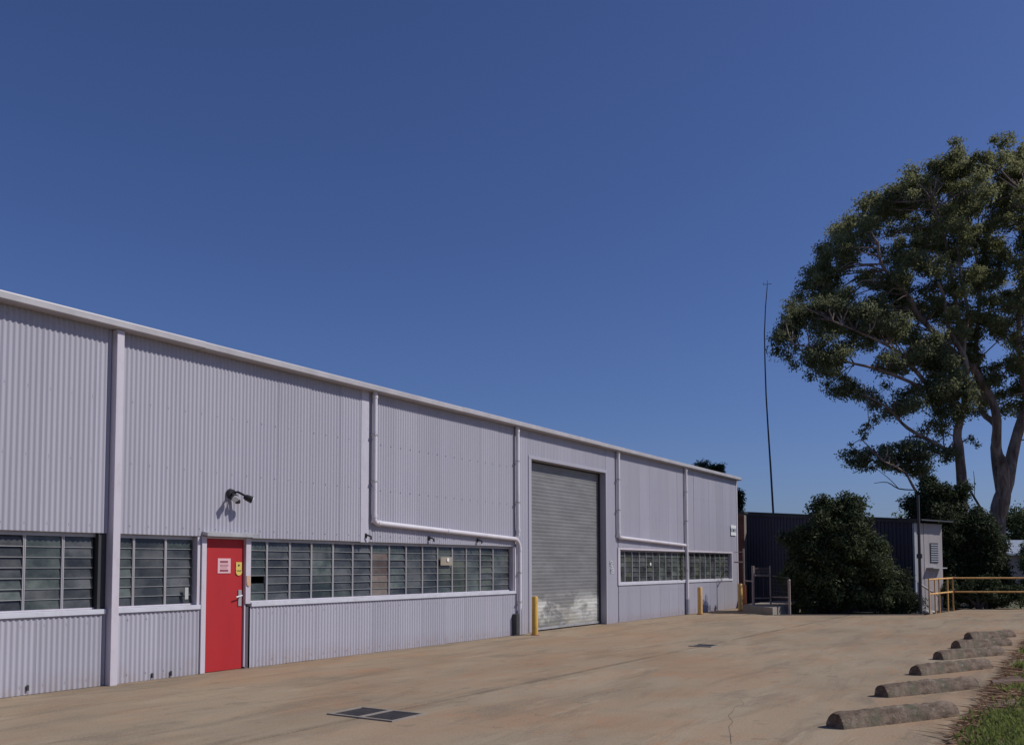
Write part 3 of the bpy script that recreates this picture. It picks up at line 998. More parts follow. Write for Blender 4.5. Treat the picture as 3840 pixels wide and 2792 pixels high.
# ------------------------------------------------------------------ dark shed behind the garden bed
P0, P1 = Vector((35.72, -6.33)), Vector((38.6, 2.9))
tdir = (P1 - P0).normalized()
ndir = Vector((tdir.y, -tdir.x))           # away from the yard
sh = empty('dark_shed', (0, 0, 0), label='low dark navy metal shed with sloping roofline behind the round shrub', cat='shed')
LN = (P1 - P0).length
def zt(t): return 3.26 + (4.06 - 3.26) * t
ns = 13
for i in range(ns):
    a = P0 + tdir * (LN * i / ns); b = P0 + tdir * (LN * (i + 1) / ns - .012)
    mb = MB()
    nr = 5
    for j in range(nr):
        p = a + (b - a) * (j / nr); q = a + (b - a) * ((j + .55) / nr); r_ = a + (b - a) * ((j + 1) / nr)
        o1 = -ndir * .022
        za, zb_ = zt((i + j / nr) / ns), zt((i + (j + 1) / nr) / ns)
        for (s0, s1, off) in ((p, q, Vector((0, 0))), (q, r_, o1)):
            mb.add([(*(s0 + off), -.05), (*(s1 + off), -.05), (*(s1 + off), zb_), (*(s0 + off), za)], [(0, 1, 2, 3)])
        for s0 in (q, r_):
            mb.add([(*s0, -.05), (*(s0 + o1), -.05), (*(s0 + o1), zb_), (*s0, zb_)], [(0, 1, 2, 3)])
    mb.build('wall_sheet', 'dark_wall', sh)
fa = MB()
for t0, t1 in ((0, 1),):
    a, b = P0 - ndir * .08 - tdir * .1, P1 - ndir * .08
    c, d = P0 + ndir * .02 - tdir * .1, P1 + ndir * .02
    fa.add([(*a, zt(0) - .06), (*b, zt(1) - .06), (*b, zt(1) + .06), (*a, zt(0) + .06), (*c, zt(0) - .06), (*d, zt(1) - .06), (*d, zt(1) + .06), (*c, zt(0) + .06)],
           [(0, 1, 2, 3), (7, 6, 5, 4), (0, 4, 5, 1), (1, 5, 6, 2), (2, 6, 7, 3), (3, 7, 4, 0)])
fa.build('fascia', 'dark_steel', sh)
DP = 2.25
E0, E1 = P0 + ndir * DP, P1 + ndir * DP
def zside(s): return 3.26 + .0 * s
sw = MB()
nsd = 3
for i in range(nsd):
    a = P0 + ndir * (DP * i / nsd + .01); b = P0 + ndir * (DP * (i + 1) / nsd)
    off = -tdir * (.012 if i % 2 else 0)
    a, b = a + off, b + off
    m_ = MB()
    m_.add([(*a, -.05), (*b, -.05), (*b, 3.22), (*a, 3.22), (*(a + tdir * .05), -.05), (*(b + tdir * .05), -.05), (*(b + tdir * .05), 3.22), (*(a + tdir * .05), 3.22)],
           [(0, 1, 2, 3), (7, 6, 5, 4), (0, 4, 5, 1), (1, 5, 6, 2), (2, 6, 7, 3), (3, 7, 4, 0)])
    m_.build('side_panel', 'white_wall', sh)
MB().add([(*P1, -.05), (*E1, -.05), (*E1, 4.0), (*P1, 4.0), (*E0, -.05), (*E0, 3.2)], [(0, 1, 2, 3), (1, 4, 5, 2)]).build('back_wall', 'dark_wall', sh)
rfa = [P0 - ndir * .1 - tdir * .35, E0 + ndir * .2 - tdir * .35, E1 + ndir * .2, P1 - ndir * .1]
zr = [3.29, 3.29, 4.12, 4.12]
MB().add([(*p, z) for p, z in zip(rfa, zr)] + [(*p, z + .05) for p, z in zip(rfa, zr)],
         [(3, 2, 1, 0), (4, 5, 6, 7), (0, 1, 5, 4), (1, 2, 6, 5), (2, 3, 7, 6), (3, 0, 4, 7)]).build('roof', 'dark_steel', sh)
# corner flashing, side window louvres and awning on the sunlit side
def sp(s, t, z): 
    q = P0 + ndir * s - tdir * t
    return (q.x, q.y, z)
def side_box(s0, s1, t0, t1, z0, z1):
    return MB().add([sp(s0, t0, z0), sp(s1, t0, z0), sp(s1, t0, z1), sp(s0, t0, z1), sp(s0, t1, z0), sp(s1, t1, z0), sp(s1, t1, z1), sp(s0, t1, z1)],
                    [(3, 2, 1, 0), (4, 5, 6, 7), (0, 1, 5, 4), (1, 2, 6, 5), (2, 3, 7, 6), (3, 0, 4, 7)])
side_box(-.06, .10, -.02, .05, 0, 3.2).build('corner_post', 'pipe_bare', sh)
wf = side_box(1.2, 1.85, .014, .03, 1.75, 2.5).build('window', 'dark_steel', sh)
for i in range(8):
    side_box(1.23, 1.82, .032, .05, 1.80 + i * .086, 1.84 + i * .086).build('louvre_blade', 'pipe_bare', wf)
side_box(.9, 2.0, .02, .28, 1.54, 1.58).build('awning', 'galv', sh)

# brown brick pier behind the warehouse corner, every brick its own piece
bw = empty('brick_pier', (0, 0, 0), label='dark red brown brick pier between warehouse corner and dark shed', cat='wall')
MB().box(36.72, 37.0, .31, 1.39, -.1, 3.82).build('mortar_core', 'mortar', bw)
bme = MB().box(0, .012, 0, .228, 0, .074).mesh('brick', 'brick_skin')
half = MB().box(0, .012, 0, .109, 0, .074).mesh('brick', 'brick_skin')
for r_ in range(44):
    z = -.05 + r_ * .0866
    y = .312
    k = 0
    if r_ % 2:
        put('brick', half, bw, loc=(36.708 - random.uniform(0, .004), y, z)); y += .12
    while y + .228 <= 1.39:
        put('brick', bme, bw, loc=(36.708 - random.uniform(0, .004), y, z)); y += .2385
MB().box(36.6, 37.05, .25, 1.45, 3.825, 3.90).build('coping', 'dark_steel', bw)

# ------------------------------------------------------------------ fences on the landing
def post(mb, x, y, z0, z1, r): mb.tube([(x, y, z0), (x, y, z1)], r, 10)
fe = empty('metal_fence', (33.0, -.86, .25), label='tall galvanised fence frame beside the warehouse corner behind the orange bollard', cat='fence')
def fp(e, name, mb, mat):
    o = mb.build(name, mat, None, smooth=True); o.parent = e; o.location = -e.location
    return o
fp(fe, 'post', MB().tube([(33.0, -.86, .25), (33.0, -.86, 2.30)], .032, 10), 'old_galv')
fp(fe, 'rail', MB().tube([(33.0, -.86, 1.80), (33.9, -.20, 1.80)], .024, 8), 'old_galv')
fp(fe, 'rail', MB().tube([(33.0, -.86, 1.10), (32.5, -1.36, 1.10)], .022, 8), 'old_galv')
fp(fe, 'wire', MB().tube([(33.0, -.86, 2.18), (33.9, -.20, 2.18)], .010, 6), 'old_galv')
fp(fe, 'sleeve', MB().tube([(32.93, -.92, .25), (32.93, -.92, .95)], .035, 10), 'rust')
gt = empty('metal_gate', (32.5, -1.36, .25), label='low galvanised pipe gate on the raised landing, left of the shrub', cat='gate')
A_, B2 = Vector((32.5, -1.36, 0)), Vector((32.95, -1.86, 0))
fp(gt, 'post', MB().tube([(32.5, -1.36, .25), (32.5, -1.36, 1.66)], .05, 12), 'old_galv')
fp(gt, 'post', MB().tube([(32.95, -1.86, .25), (32.95, -1.86, 1.66)], .032, 12), 'old_galv')
fp(gt, 'rail', MB().tube([(32.5, -1.36, 1.30), (32.95, -1.86, 1.30)], .032, 8), 'old_galv')
fp(gt, 'rail', MB().tube([(32.5, -1.36, .48), (32.95, -1.86, .48)], .024, 8), 'old_galv')
for t in (.2, .4, .6, .8):
    p = A_.lerp(B2, t)
    fp(gt, 'bar', MB().tube([(p.x, p.y, .48), (p.x, p.y, 1.30)], .005 if t != .6 else .014, 6), 'dark_steel')
for i in range(5):
    z = 1.36 + i * .055
    fp(gt, 'wire', MB().tube([(32.5, -1.36, z), (32.95, -1.86, z)], .006, 5), 'old_galv')
f2 = empty('mesh_fence', (31.1, -3.05, 0), label='short pipe and mesh fence with a grey end post beside the shrub', cat='fence')
A3, B3 = Vector((32.95, -1.90, 0)), Vector((31.08, -3.05, 0))
fp(f2, 'post', MB().tube([(31.08, -3.05, -.05), (31.08, -3.05, 1.15)], .045, 12), 'old_galv')
fp(f2, 'post_cap', MB().tube([(31.08, -3.05, 1.15), (31.08, -3.05, 1.20)], [.055, .03], 12), 'old_galv')
fp(f2, 'rail', MB().tube([(32.95, -1.90, 1.30), (31.08, -3.05, 1.24)], .018, 8), 'dark_steel')
fp(f2, 'rail', MB().tube([(32.95, -1.90, .52), (31.08, -3.05, .58)], .022, 8), 'old_galv')
for i in range(1, 16):
    p = A3.lerp(B3, i / 16)
    fp(f2, 'wire', MB().tube([(p.x, p.y, .1), (p.x, p.y, 1.26)], .005, 5), 'dark_steel')
for i in range(1, 9):
    z = .1 + i * .13
    fp(f2, 'wire', MB().tube([(32.95, -1.90, z), (31.08, -3.05, z)], .005, 5), 'dark_steel')

# guard rails on the right
gr = empty('guard_rail', (33.56, -7.03, 0), label='weathered orange pipe guard rail turning the corner by the dark shed', cat='railing')
cn = [(33.62, -7.08), (36.38, -7.50), (37.41, -9.66), (38.6, -12.2)]
for z in (1.20, .70):
    fp(gr, 'rail', MB().tube([(*cn[0], z - .02), (*cn[1], z)], .030, 10), 'rail_paint')
    fp(gr, 'rail', MB().tube([(*cn[1], z), (*cn[2], z), (*cn[3], z)], .028, 10), 'rail_paint')
    fp(gr, 'joint', MB().tube([(cn[1][0] - .02, cn[1][1], z), (cn[1][0] + .05, cn[1][1] - .05, z)], .045, 10), 'rust')
for x, y in ((33.62, -7.08), (34.25, -7.18), (34.75, -7.25), (35.75, -7.40), (36.38, -7.50), (38.0, -10.9)):
    fp(gr, 'post', MB().tube([(x, y, -.05), (x, y, 1.20)], .028, 10), 'rail_paint')
hr = empty('handrail', (34.7, -6.6, 0), label='grey sloping handrail beside the corner of the dark shed', cat='railing')
fp(hr, 'rail', MB().tube([(34.45, -6.62, 1.04), (36.1, -7.06, .55)], .035, 10), 'galv')
fp(hr, 'post', MB().tube([(34.45, -6.62, -.05), (34.45, -6.62, 1.04)], .028, 10), 'galv')
fp(hr, 'post', MB().tube([(36.1, -7.06, -.05), (36.1, -7.06, .55)], .028, 10), 'galv')
pl = empty('thin_pole', (33.25, -6.86, 0), label='thin dark steel pole standing at the corner of the dark shed', cat='pole')
fp(pl, 'pole', MB().tube([(33.25, -6.86, -.05), (33.25, -6.86, 4.05)], [.055, .045], 12), 'dark_steel')
fp(pl, 'bracket', MB().box(33.17, 33.33, -6.94, -6.78, 1.9, 2.05), 'dark_steel')

# antenna
an = empty('antenna', (46.98, 2.09, 0), label='very tall thin bent whip antenna rising behind the dark shed', cat='antenna')
rh = Vector((.53717, -.84348, 0)); fh = Vector((.84348, .53717, 0))
ap = [(-.1, 16.5), (-.22, 15.3), (-.3, 13.9), (-.3, 12.5), (-.27, 10.6), (-.2, 8.9), (-.1, 6.8), (0, 4.3), (0, -.1)]
mw = [Vector((46.98, 2.09, 0)) + rh * a + Vector((0, 0, b)) for a, b in ap]
fp(an, 'mast', MB().tube(mw, [.02, .026, .03, .034, .038, .042, .05, .055, .06], 8), 'dark_steel')
t0 = mw[0]
fp(an, 'crossbar', MB().tube([t0 - rh * .22 + Vector((0, 0, .02)), t0 + rh * .22 + Vector((0, 0, .06))], .014, 6).tube([t0, t0 + Vector((0, 0, .25))], .012, 6).tube([t0 - rh * .22, t0 - rh * .2 + Vector((0, 0, .12))], .012, 6), 'dark_steel')

# ------------------------------------------------------------------ trees
def in_poly(x, y, P):
    c = False
    j = len(P) - 1
    for i in range(len(P)):
        if (P[i][1] > y) != (P[j][1] > y) and x < (P[j][0] - P[i][0]) * (y - P[i][1]) / (P[j][1] - P[i][1]) + P[i][0]:
            c = not c
        j = i
    return c
def smooth_path(P, k=3):
    out = []
    n = len(P)
    for i in range(n - 1):
        p0, p1, p2, p3 = P[max(i - 1, 0)], P[i], P[i + 1], P[min(i + 2, n - 1)]
        for j in range(k):
            t = j / k
            out.append(.5 * ((2 * p1) + (p2 - p0) * t + (2 * p0 - 5 * p1 + 4 * p2 - p3) * t * t + (3 * p1 - p0 - 3 * p2 + p3) * t ** 3))
    out.append(P[-1])
    return out
def limb(mb, pts, base, r0, r1, d0=0., d1=0., wob=.08, rr=random):
    """pts = (side, height) in the tree's own plane; depth runs from d0 to d1"""
    n = len(pts)
    P = []
    for i, (a, h) in enumerate(pts):
        t = i / (n - 1)
        P.append(base + rh * (a + rr.uniform(-wob, wob)) + fh * (d0 + (d1 - d0) * t + rr.uniform(-wob, wob) * 2) + Vector((0, 0, h)))
    S = smooth_path(P)
    m = len(S)
    rad = [(r0 + (r1 - r0) * (i / (m - 1)) ** .62) * (1 + rr.uniform(-.05, .05)) for i in range(m)]
    if r0 < .6:
        for q, kq in enumerate((.45, .72, .9)):
            rad[q] *= kq
    mb.tube(S, rad, 10)
    return S
def sample_clusters(poly, n, centre, rads, dep, gaps, rr, gr=.55):
    xs_ = [p[0] for p in poly]; ys_ = [p[1] for p in poly]
    out = []
    tries = 0
    while len(out) < n and tries < n * 60:
        tries += 1
        x, y = rr.uniform(min(xs_), max(xs_)), rr.uniform(min(ys_), max(ys_))
        if not in_poly(x, y, poly):
            continue
        if any((x - a) ** 2 + (y - b) ** 2 < (g_ + .35) ** 2 for a, b, g_ in gaps):
            continue
        q = math.sqrt(max(.08, 1 - ((x - centre[0]) / centre[2]) ** 2 - ((y - centre[1]) / centre[3]) ** 2))
        d = rr.uniform(-1, 1) * dep * q
        out.append((x, y, d, rr.uniform(*rads)))
    return out
def world_clusters(cl, base):
    return [((base + rh * x + fh * d + Vector((0, 0, y))).to_tuple() + (r_,)) for x, y, d, r_ in cl]

rt = random.Random(5)
# gum tree A (right, large crown)
bA = Vector((54.3447, -7.6188, 0))
tA = empty('gum_tree', bA[:], label='huge gum tree with spreading domed crown and forked pale trunk at the right edge', cat='tree')
lim = []
tr = MB()
lim.append(limb(tr, [(-.3, -.5), (-.1, 2.2), (.1, 4.0), (.28, 5.3)], bA, .80, .30, rr=rt, wob=.02))
lim.append(limb(tr, [(.10, 3.6), (.20, 5.0), (.12, 6.0), (0.0, 6.9), (-.2, 7.8), (-.4, 9.2), (-.8, 10.4), (-1.7, 11.9), (-2.7, 12.5), (-3.5, 13.3), (-4.9, 14.6), (-5.4, 15.2), (-6.2, 16.0), (-7.0, 16.9), (-7.2, 18.0)], bA, .42, .06, 0, -3.2, rr=rt))
lim.append(limb(tr, [(.28, 5.0), (.22, 6.6), (.3, 8.0), (.3, 9.2), (-.1, 10.1), (-.1, 11.7), (-.2, 13.1), (0, 15.9), (.1, 17.3), (0, 19.5)], bA, .27, .07, 0, 1.5, rr=rt))
lim.append(limb(tr, [(.05, 3.6), (.30, 4.8), (.65, 6.1), (1.05, 7.4), (1.5, 8.9), (2.1, 10.6), (2.9, 12.7), (3.6, 14.9), (4.3, 16.6), (4.9, 18.7), (5.5, 21)], bA, .52, .08, 0, .6, rr=rt))
lim.append(limb(tr, [(2.0, 10.2), (1.6, 11.8), (1.2, 13.2), (1.0, 14.5), (.9, 15.5), (.8, 16.6), (.7, 18.0), (.4, 20.5)], bA, .20, .05, .3, -3.0, rr=rt))
lim.append(limb(tr, [(2.6, 12.0), (4.6, 13.0), (6.5, 14.5), (8.5, 16.5)], bA, .22, .06, .4, 1.5, rr=rt))
lim.append(limb(tr, [(-.8, 10.4), (-2.0, 13.5), (-2.6, 16), (-3.2, 18.5), (-4.2, 20.5)], bA, .18, .05, -.6, -2.4, rr=rt))
gA = [(-6.0, 19.0, .45), (-4.7, 19.9, .5), (-1.5, 18.9, .35), (-1.1, 17.9, .5), (-7.3, 17.5, .55), (-6.1, 14.3, .7), (-9.2, 14.5, .5), (-4.8, 13.7, .6), (-1.2, 15.8, .4), (-.9, 12.2, .55), (1.0, 13.6, .5), (.4, 9.9, .9), (1.1, 10.8, .6), (.6, 16.3, .4), (1.6, 9.8, .7)]
pA = [(11.2, 10.5), (11.1, 16.3), (9.4, 20.7), (6.6, 23.1), (3.8, 24.1), (2.2, 24.3), (1.0, 24.2), (-.7, 23.9), (-2.6, 23.9), (-4.0, 23.1), (-5.7, 22.2), (-6.6, 21.3), (-7.9, 20.6), (-9.0, 19.3), (-9.9, 17.8), (-10.1, 16.6), (-9.8, 15.2), (-7.4, 13.9), (-4.5, 12.6), (-2.3, 12.3), (-.3, 10.2), (1.7, 9.9), (3.9, 8.6), (8.2, 7.6)]
def shrink(P, k, c):
    return [(c[0] + (x - c[0]) * k, c[1] + (y - c[1]) * k) for x, y in P]
pAs = shrink(pA, .95, (0, 17))
clA = sample_clusters(pAs, 1050, (0.5, 16.5, 11.5, 8.5), (.32, .72), 5.0, gA, rt)
# rim clumps make the scalloped outline of the dome
_p1, _p2 = pAs, shrink(pA, .87, (0, 16.5))
for q, i in [(q, i) for q in (_p1, _p2) for i in range(len(pAs) - 1)]:
    (x0, y0), (x1, y1) = q[i], q[i + 1]
    n = max(1, int(math.hypot(x1 - x0, y1 - y0) / .62))
    for j in range(n):
        t = j / n
        clA.append((x0 + (x1 - x0) * t + rt.uniform(-.2, .2), y0 + (y1 - y0) * t + rt.uniform(-.2, .1), rt.uniform(-2.4, 2.4), rt.uniform(.42, .72)))
def twigs(mb, lim, cls, base, step=2, rr=rt):
    P = [p for s in lim for p in s]
    A = np.array([p[:] for p in P])
    for c in cls[::step]:
        w = base + rh * c[0] + fh * c[2] + Vector((0, 0, c[1]))
        d = np.linalg.norm(A - np.array(w[:]), axis=1) + np.maximum(0, A[:, 2] - w.z) * .6
        j = int(d.argmin())
        a = P[j]
        m = (a + w) / 2 + Vector((rr.uniform(-.4, .4), rr.uniform(-.4, .4), rr.uniform(.1, .7)))
        mb.tube([a, (a + m) / 2 + Vector((rr.uniform(-.1, .1),) * 3), m, (m + w) / 2, w], [.040, .034, .028, .020, .010], 5, cap=False)
twigs(tr, lim, clA, bA, 3)
o = tr.build('trunk', 'bark_gum', None, smooth=True); o.parent = tA; o.location = -bA
o = put('crown', leaf_cloud(world_clusters(clA, bA), 330, .165, 'leaf_gum', droop=1.1, shell=.45, squash=.75)); o.parent = tA; o.location = -bA

# gum tree B (left trunk, drooping lower limbs)
bB = Vector((49.9156, -6.2490, 0))
tB = empty('gum_tree', bB[:], label='slimmer gum tree with long drooping left limbs and open dark foliage, trunk wrapped in ivy', cat='tree')
lim = []
tr = MB()
lim.append(limb(tr, [(0, -.5), (.15, 2.8), (.3, 5.6), (.2, 7.5), (.2, 8.4), (.6, 10.1), (.7, 11.1), (.6, 12.1), (.2, 12.8), (-.2, 13.6), (-.3, 15.0), (-.6, 16.0)], bB, .36, .07, 0, 0, rr=rt, wob=.04))
lim.append(limb(tr, [(.65, 10.8), (.6, 12.4), (1.0, 14.5), (.8, 16.0), (.7, 18.0)], bB, .16, .05, 0, .6, rr=rt))
lim.append(limb(tr, [(.1, 7.1), (-1.1, 7.7), (-2.5, 8.5), (-3.1, 9.2), (-3.9, 9.6), (-4.7, 10.0)], bB, .15, .035, 0, -.8, rr=rt))
lim.append(limb(tr, [(.2, 8.4), (0, 9.6), (-1.3, 10.4), (-2.6, 11.7), (-3.3, 12.3), (-4.8, 12.9), (-6.5, 13.6)], bB, .20, .04, 0, -1.5, rr=rt))
lim.append(limb(tr, [(-1.3, 10.4), (-2.9, 10.9), (-4.2, 11.4), (-5.8, 11.8), (-7.1, 12.3), (-8.4, 12.5)], bB, .12, .03, -.4, -1.2, rr=rt))
lim.append(limb(tr, [(.1, 3.0), (-.8, 3.8), (-1.3, 4.3), (-2.0, 4.5), (-2.2, 4.9), (-2.7, 5.5), (-3.2, 6.2), (-4.3, 6.7)], bB, .17, .04, 0, -1.6, rr=rt, wob=.03))
lim.append(limb(tr, [(-1.9, 4.5), (-1.9, 5.2), (-2.0, 5.6), (-2.2, 6.8)], bB, .09, .03, -.6, -.7, rr=rt, wob=.03))
dead = MB()
limb(dead, [(-2.5, 5.35), (-3.4, 5.4), (-4.0, 5.7), (-4.7, 5.65)], bB, .05, .012, -1.0, -1.4, rr=rt, wob=.02)
limb(dead, [(-3.4, 5.4), (-3.9, 5.9), (-4.6, 6.5)], bB, .03, .01, -1.2, -1.2, rr=rt, wob=.02)
o = dead.build('dead_branch', 'bark_dark', None, smooth=True); o.parent = tB; o.location = -bB
dead = MB()
limb(dead, [(.4, 6.8), (.6, 5.8), (1.1, 4.9), (1.8, 3.8)], bB, .08, .05, .1, .3, rr=rt, wob=.02)
limb(dead, [(1.0, 5.1), (1.05, 5.9), (.95, 6.4)], bB, .03, .01, .2, .2, rr=rt, wob=.02)
o = dead.build('dead_branch', 'bark_dark', None, smooth=True); o.parent = tB; o.location = -bB
gB = [(-6.7, 13.7, .30), (-2.5, 12.9, .45), (-4.0, 12.5, .40), (-3.2, 10.5, .5), (1.1, 11.5, .4), (-5.0, 11.5, .35), (-1.6, 9.3, .5), (-6.0, 13.0, .35), (-.5, 7.4, .3), (-4.2, 11.0, .3), (-1.8, 11.3, .35), (-7.6, 13.1, .25)]
pB = [(-7.5, 15.0), (-8.3, 14.5), (-8.9, 13.4), (-9.0, 12.6), (-8.7, 12.3), (-8.0, 12.1), (-7.2, 11.6), (-6.7, 10.9), (-5.7, 10.9), (-5.5, 10.2), (-4.5, 9.6), (-3.3, 9.5), (-2.2, 8.7), (-.3, 8.1), (.8, 10.0), (.4, 12.0), (-2.3, 13.3), (-5.0, 14.6)]
clB = sample_clusters(shrink(pB, .96, (-3.5, 12)), 250, (-3.5, 11.5, 6, 4.2), (.32, .66), 2.2, gB, rt)
pL = [(-5.4, 7.3), (-5.3, 6.6), (-5.0, 6.5), (-3.8, 6.6), (-2.5, 6.3), (-1.4, 6.3), (-.5, 6.9), (-.2, 7.6), (-1.3, 8.0), (-3.8, 7.5)]
clB += sample_clusters(pL, 85, (-2.6, 7, 3.5, 1.2), (.28, .50), 1.2, [(-1.1, 6.8, .05)], rt)
clB += [(-4.9, 8.3, -.8, .38), (-4.6, 8.6, -.7, .36), (-4.2, 8.9, -.6, .36), (-3.8, 9.1, -.5, .33), (-4.9, 8.0, -.8, .26), (-5.55, 7.6, -.9, .2),
        (.9, 8.0, .2, .3), (1.2, 7.7, .2, .25), (-8.5, 14.6, -1, .45), (-8.7, 13.9, -1, .35), (-9.0, 13.0, -1, .42), (.8, 10.8, .3, .6), (1.7, 9.6, 1.2, .5), (-2.0, 5.8, -.6, .18), (-1.7, 5.5, -.6, .15)]
twigs(tr, lim, clB, bB, 2)
o = tr.build('trunk', 'bark_gum', None, smooth=True); o.parent = tB; o.location = -bB
o = put('crown', leaf_cloud(world_clusters(clB, bB), 210, .15, 'leaf_gum_shade', droop=1.1, shell=.4, squash=.8)); o.parent = tB; o.location = -bB

def shrub(name, label, cat, base, blobs, n, rads, per, size, mat, trunkmat='bark_dark', stems=4, droop=0., seed=1, squash=.9, part='crown'):
    rr = random.Random(seed)
    e = empty(name, base, label=label, cat=cat)
    B0 = Vector(base)
    cl = []
    for (x, h, d, rx, rz, rd_, k) in blobs:
        for _ in range(int(n * k)):
            v = Vector((rr.gauss(0, 1), rr.gauss(0, 1), rr.gauss(0, 1))).normalized() * (rr.random() ** .45)
            hh = h + v.z * rz
            if hh < .12:
                continue
            cl.append((x + v.x * rx, hh, d + v.y * rd_, rr.uniform(*rads)))
    tr = MB()
    for i in range(stems):
        c = cl[rr.randrange(len(cl))]
        w = B0 + rh * c[0] + fh * c[2] + Vector((0, 0, c[1]))
        a = B0 + rh * rr.uniform(-.2, .2)
        tr.tube([a - Vector((0, 0, .15)), a.lerp(w, .4) + Vector((0, 0, .3)), w], [.09, .06, .02], 7)
    P = [B0 + Vector((0, 0, .5)), B0 + Vector((0, 0, 1.4))]
    o = tr.build('trunk' if cat == 'tree' else 'stem', trunkmat, None, smooth=True); o.parent = e; o.location = -B0
    o = put(part, leaf_cloud(world_clusters(cl, B0), per, size, mat, droop=droop, squash=squash)); o.parent = e; o.location = -B0
    return e
# round shrub in the bed
shrub('round_shrub', 'big rounded dark green shrub in the garden bed in front of the dark shed', 'shrub', (33.35, -4.10, 0),
      [(0.1, 2.9, 0, 1.25, 1.05, 1.0, 1.0), (-.45, 2.1, -.1, 1.25, 1.15, 1.1, .8), (.7, 1.7, 0, 1.25, 1.2, 1.1, .9), (-.9, 1.1, 0, 1.15, 1.0, 1.1, .6), (1.4, .7, 0, .6, .6, .8, .2), (.5, .55, -.3, 1.5, .5, 1., .5), (1.35, 2.2, 0, .35, .8, .5, .12), (-1.6, 2.4, 0, .25, .7, .4, .06), (-.35, 3.75, 0, .35, .35, .35, .12), (.6, 3.8, 0, .45, .3, .35, .12)],
      95, (.22, .42), 190, .13, 'leaf_bush', seed=4, stems=7)
shrub('low_shrub', 'low dark ground shrub at the foot of the shed corner by the handrail', 'shrub', (34.1, -6.0, 0),
      [(0, .45, 0, .8, .4, .6, .8), (-.9, .4, .3, .7, .4, .6, .6), (.5, .3, 0, .5, .3, .4, .4), (.35, .9, .3, .25, .5, .3, .25)], 45, (.18, .34), 150, .10, 'leaf_dark', seed=9)
# ivy-wrapped trunk mass behind the guard rail
shrub('ivy_thicket', 'tall black green ivy thicket wrapping the slim trunk behind the guard rail', 'shrub', (40.72, -6.65, 0),
      [(-.35, 3.9, 0, .75, 1.25, .7, .8), (-.3, 2.6, 0, 1.05, 1.6, .9, 1.0), (-.15, 1.2, 0, 1.2, 1.4, .9, .9), (.5, 4.3, .2, .5, .5, .5, .25), (-.45, 5.0, 0, .3, .5, .35, .12), (.95, 4.75, 0, .22, .18, .2, .05), (-1.15, 4.2, 0, .25, .35, .3, .08), (-1.35, 2.3, -.3, .4, 1.3, .4, .35), (-1.4, .9, -.6, .35, .8, .3, .2)],
      110, (.22, .44), 210, .13, 'leaf_dark', seed=12, stems=6)
shrub('ivy_thicket', 'lower dark thicket around the base of the huge forked gum tree', 'shrub', (41.6, -8.25, 0),
      [(-.5, 3.0, 0, .7, 1.0, .8, .6), (-.2, 1.8, 0, 1.05, 1.5, .9, 1.0), (-.3, .7, 0, 1.2, .8, 1.0, .8), (.5, 2.4, .3, .35, .5, .5, .12)],
      110, (.24, .46), 210, .13, 'leaf_dark', seed=15, stems=6)
shrub('hedge', 'low dark hedge directly behind the horizontal guard rail', 'hedge', (38.6, -8.2, 0),
      [(-1.0, .55, .3, .8, .55, .5, .5), (.3, .6, .2, 1.0, .6, .5, .6), (1.3, .5, .1, .4, .4, .4, .2)], 70, (.16, .32), 160, .10, 'leaf_dark', seed=18, part='foliage')
shrub('pale_shrub', 'sunlit yellow green shrub at the right edge below the far house', 'shrub', (41.4, -9.75, 0),
      [(0.2, .9, 0, .75, .9, .7, .6), (.3, 1.9, .3, .6, .7, .5, .4)], 60, (.16, .32), 150, .11, 'leaf_pale', seed=21)
# small tree showing above the far end of the roof
shrub('small_tree', 'small dark tree showing past the far corner of the warehouse roof', 'tree', (48.3, 5.6, 0),
      [(.0, 5.8, 0, 1.0, .9, 1.0, .8), (-.5, 6.95, 0, .75, .5, .7, .45), (1.1, 5.3, 0, .5, .75, .6, .5), (-.9, 5.0, 0, 1.2, 1.3, 1.0, .8), (.2, 6.95, 0, .35, .3, .3, .1), (1.05, 4.2, 0, .5, .7, .5, .35)], 50, (.16, .34), 110, .13, 'leaf_dark', seed=24, squash=.85)
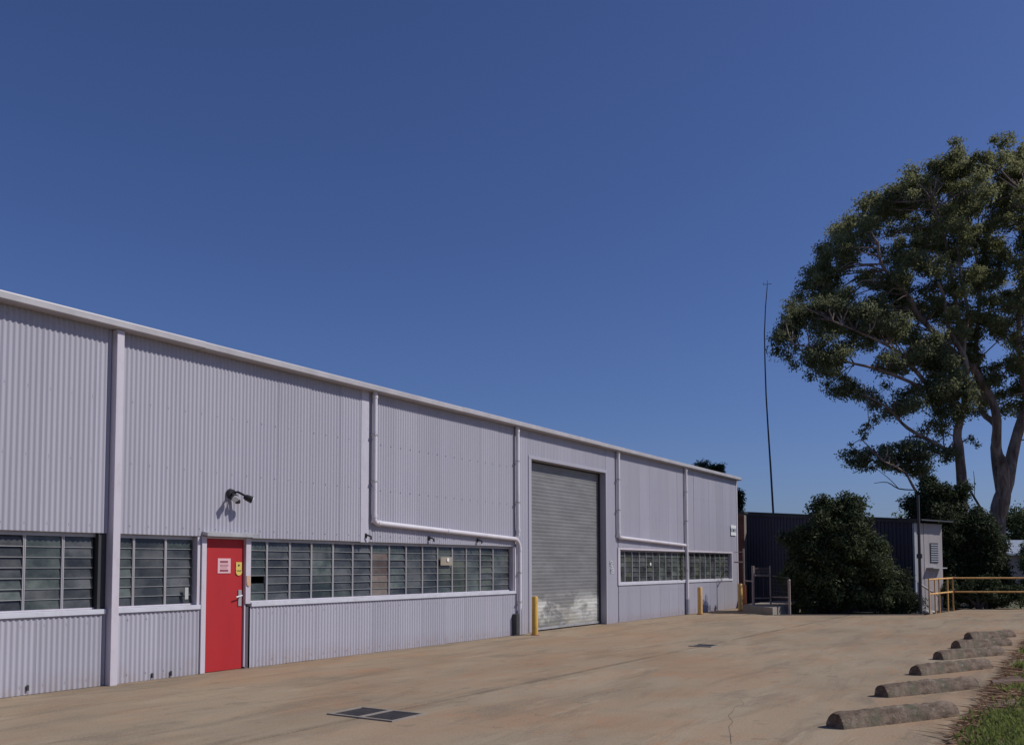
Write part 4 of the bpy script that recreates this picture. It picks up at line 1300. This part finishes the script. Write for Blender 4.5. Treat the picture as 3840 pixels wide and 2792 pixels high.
# trees beyond the house on the right
for i, (a, F, h, w, lb) in enumerate([(51.0, 92, 7.5, 4.0, 'distant green tree left of the far house behind the gum tree'), (56.5, 95, 8.0, 5.0, 'distant green tree above the roof of the far house'), (63.0, 90, 9.0, 5.5, 'distant tree beyond the right edge behind the far house'), (43.0, 98, 7.0, 4.5, 'distant tree hidden mostly behind the ivy thicket')]):
    b = Vector((0, -11.643, 0)) + fh * F + rh * a
    shrub('background_tree', lb, 'tree', b[:], [(0, h * .62, 0, w, h * .38, w * .8, 1.)], 60, (.7, 1.3), 130, .35, 'leaf_pale' if i % 2 else 'leaf_bush', seed=30 + i)

# far house on the right edge
hb = Vector((0, -11.643, 0)) + fh * 75 + rh * 42.6
ho = empty('far_house', hb[:], label='far low house with blue grey roof at the right edge behind the trees', cat='house')
def hbox(name, mat, x0, x1, d0, d1, z0, z1):
    mb = MB()
    vs = [hb + rh * x + fh * d + Vector((0, 0, z)) for z in (z0, z1) for x, d in ((x0, d0), (x1, d0), (x1, d1), (x0, d1))]
    mb.add(vs, [(3, 2, 1, 0), (4, 5, 6, 7), (0, 1, 5, 4), (1, 2, 6, 5), (2, 3, 7, 6), (3, 0, 4, 7)])
    o = mb.build(name, mat, None); o.parent = ho; o.location = -hb
    return o
hbox('wall', 'house_wall', -1.6, 9, 0, 6, -.3, 2.6)
hbox('window', 'dark_steel', -.4, .9, -.05, .02, 1.2, 2.1)
hbox('window', 'dark_steel', 3.0, 4.6, -.05, .02, 1.2, 2.1)
hbox('fascia', 'white_plastic', -2.1, 9.4, -.55, -.5, 2.5, 2.66)
mb = MB()
vs = [hb + rh * x + fh * d + Vector((0, 0, z)) for x, d, z in ((-2.1, -.5, 2.62), (9.4, -.5, 2.62), (9.4, 3, 3.85), (-2.1, 3, 3.85), (9.4, 6.5, 2.62), (-2.1, 6.5, 2.62))]
mb.add(vs, [(0, 1, 2, 3), (3, 2, 4, 5), (0, 3, 5), (1, 4, 2)])
o = mb.build('roof', 'house_roof', None); o.parent = ho; o.location = -hb
# pale stones beside the rail
for i, (x, y, s, lb) in enumerate([(33.9, -6.98, .16, 'larger pale stone at the foot of the guard rail corner post'), (34.4, -7.05, .11, 'smaller pale stone beside the guard rail corner post')]):
    bm = bmesh.new()
    bmesh.ops.create_icosphere(bm, subdivisions=2, radius=s)
    for v in bm.verts:
        v.co *= 1 + random.uniform(-.18, .18)
        v.co.z *= .6
    me = bpy.data.meshes.new('stone'); bm.to_mesh(me); bm.free(); me.materials.append(M['stone'])
    tag(put('stone', me, None, loc=(x, y, s * .3)), lb, 'stone', 'pale stones by the guard rail')
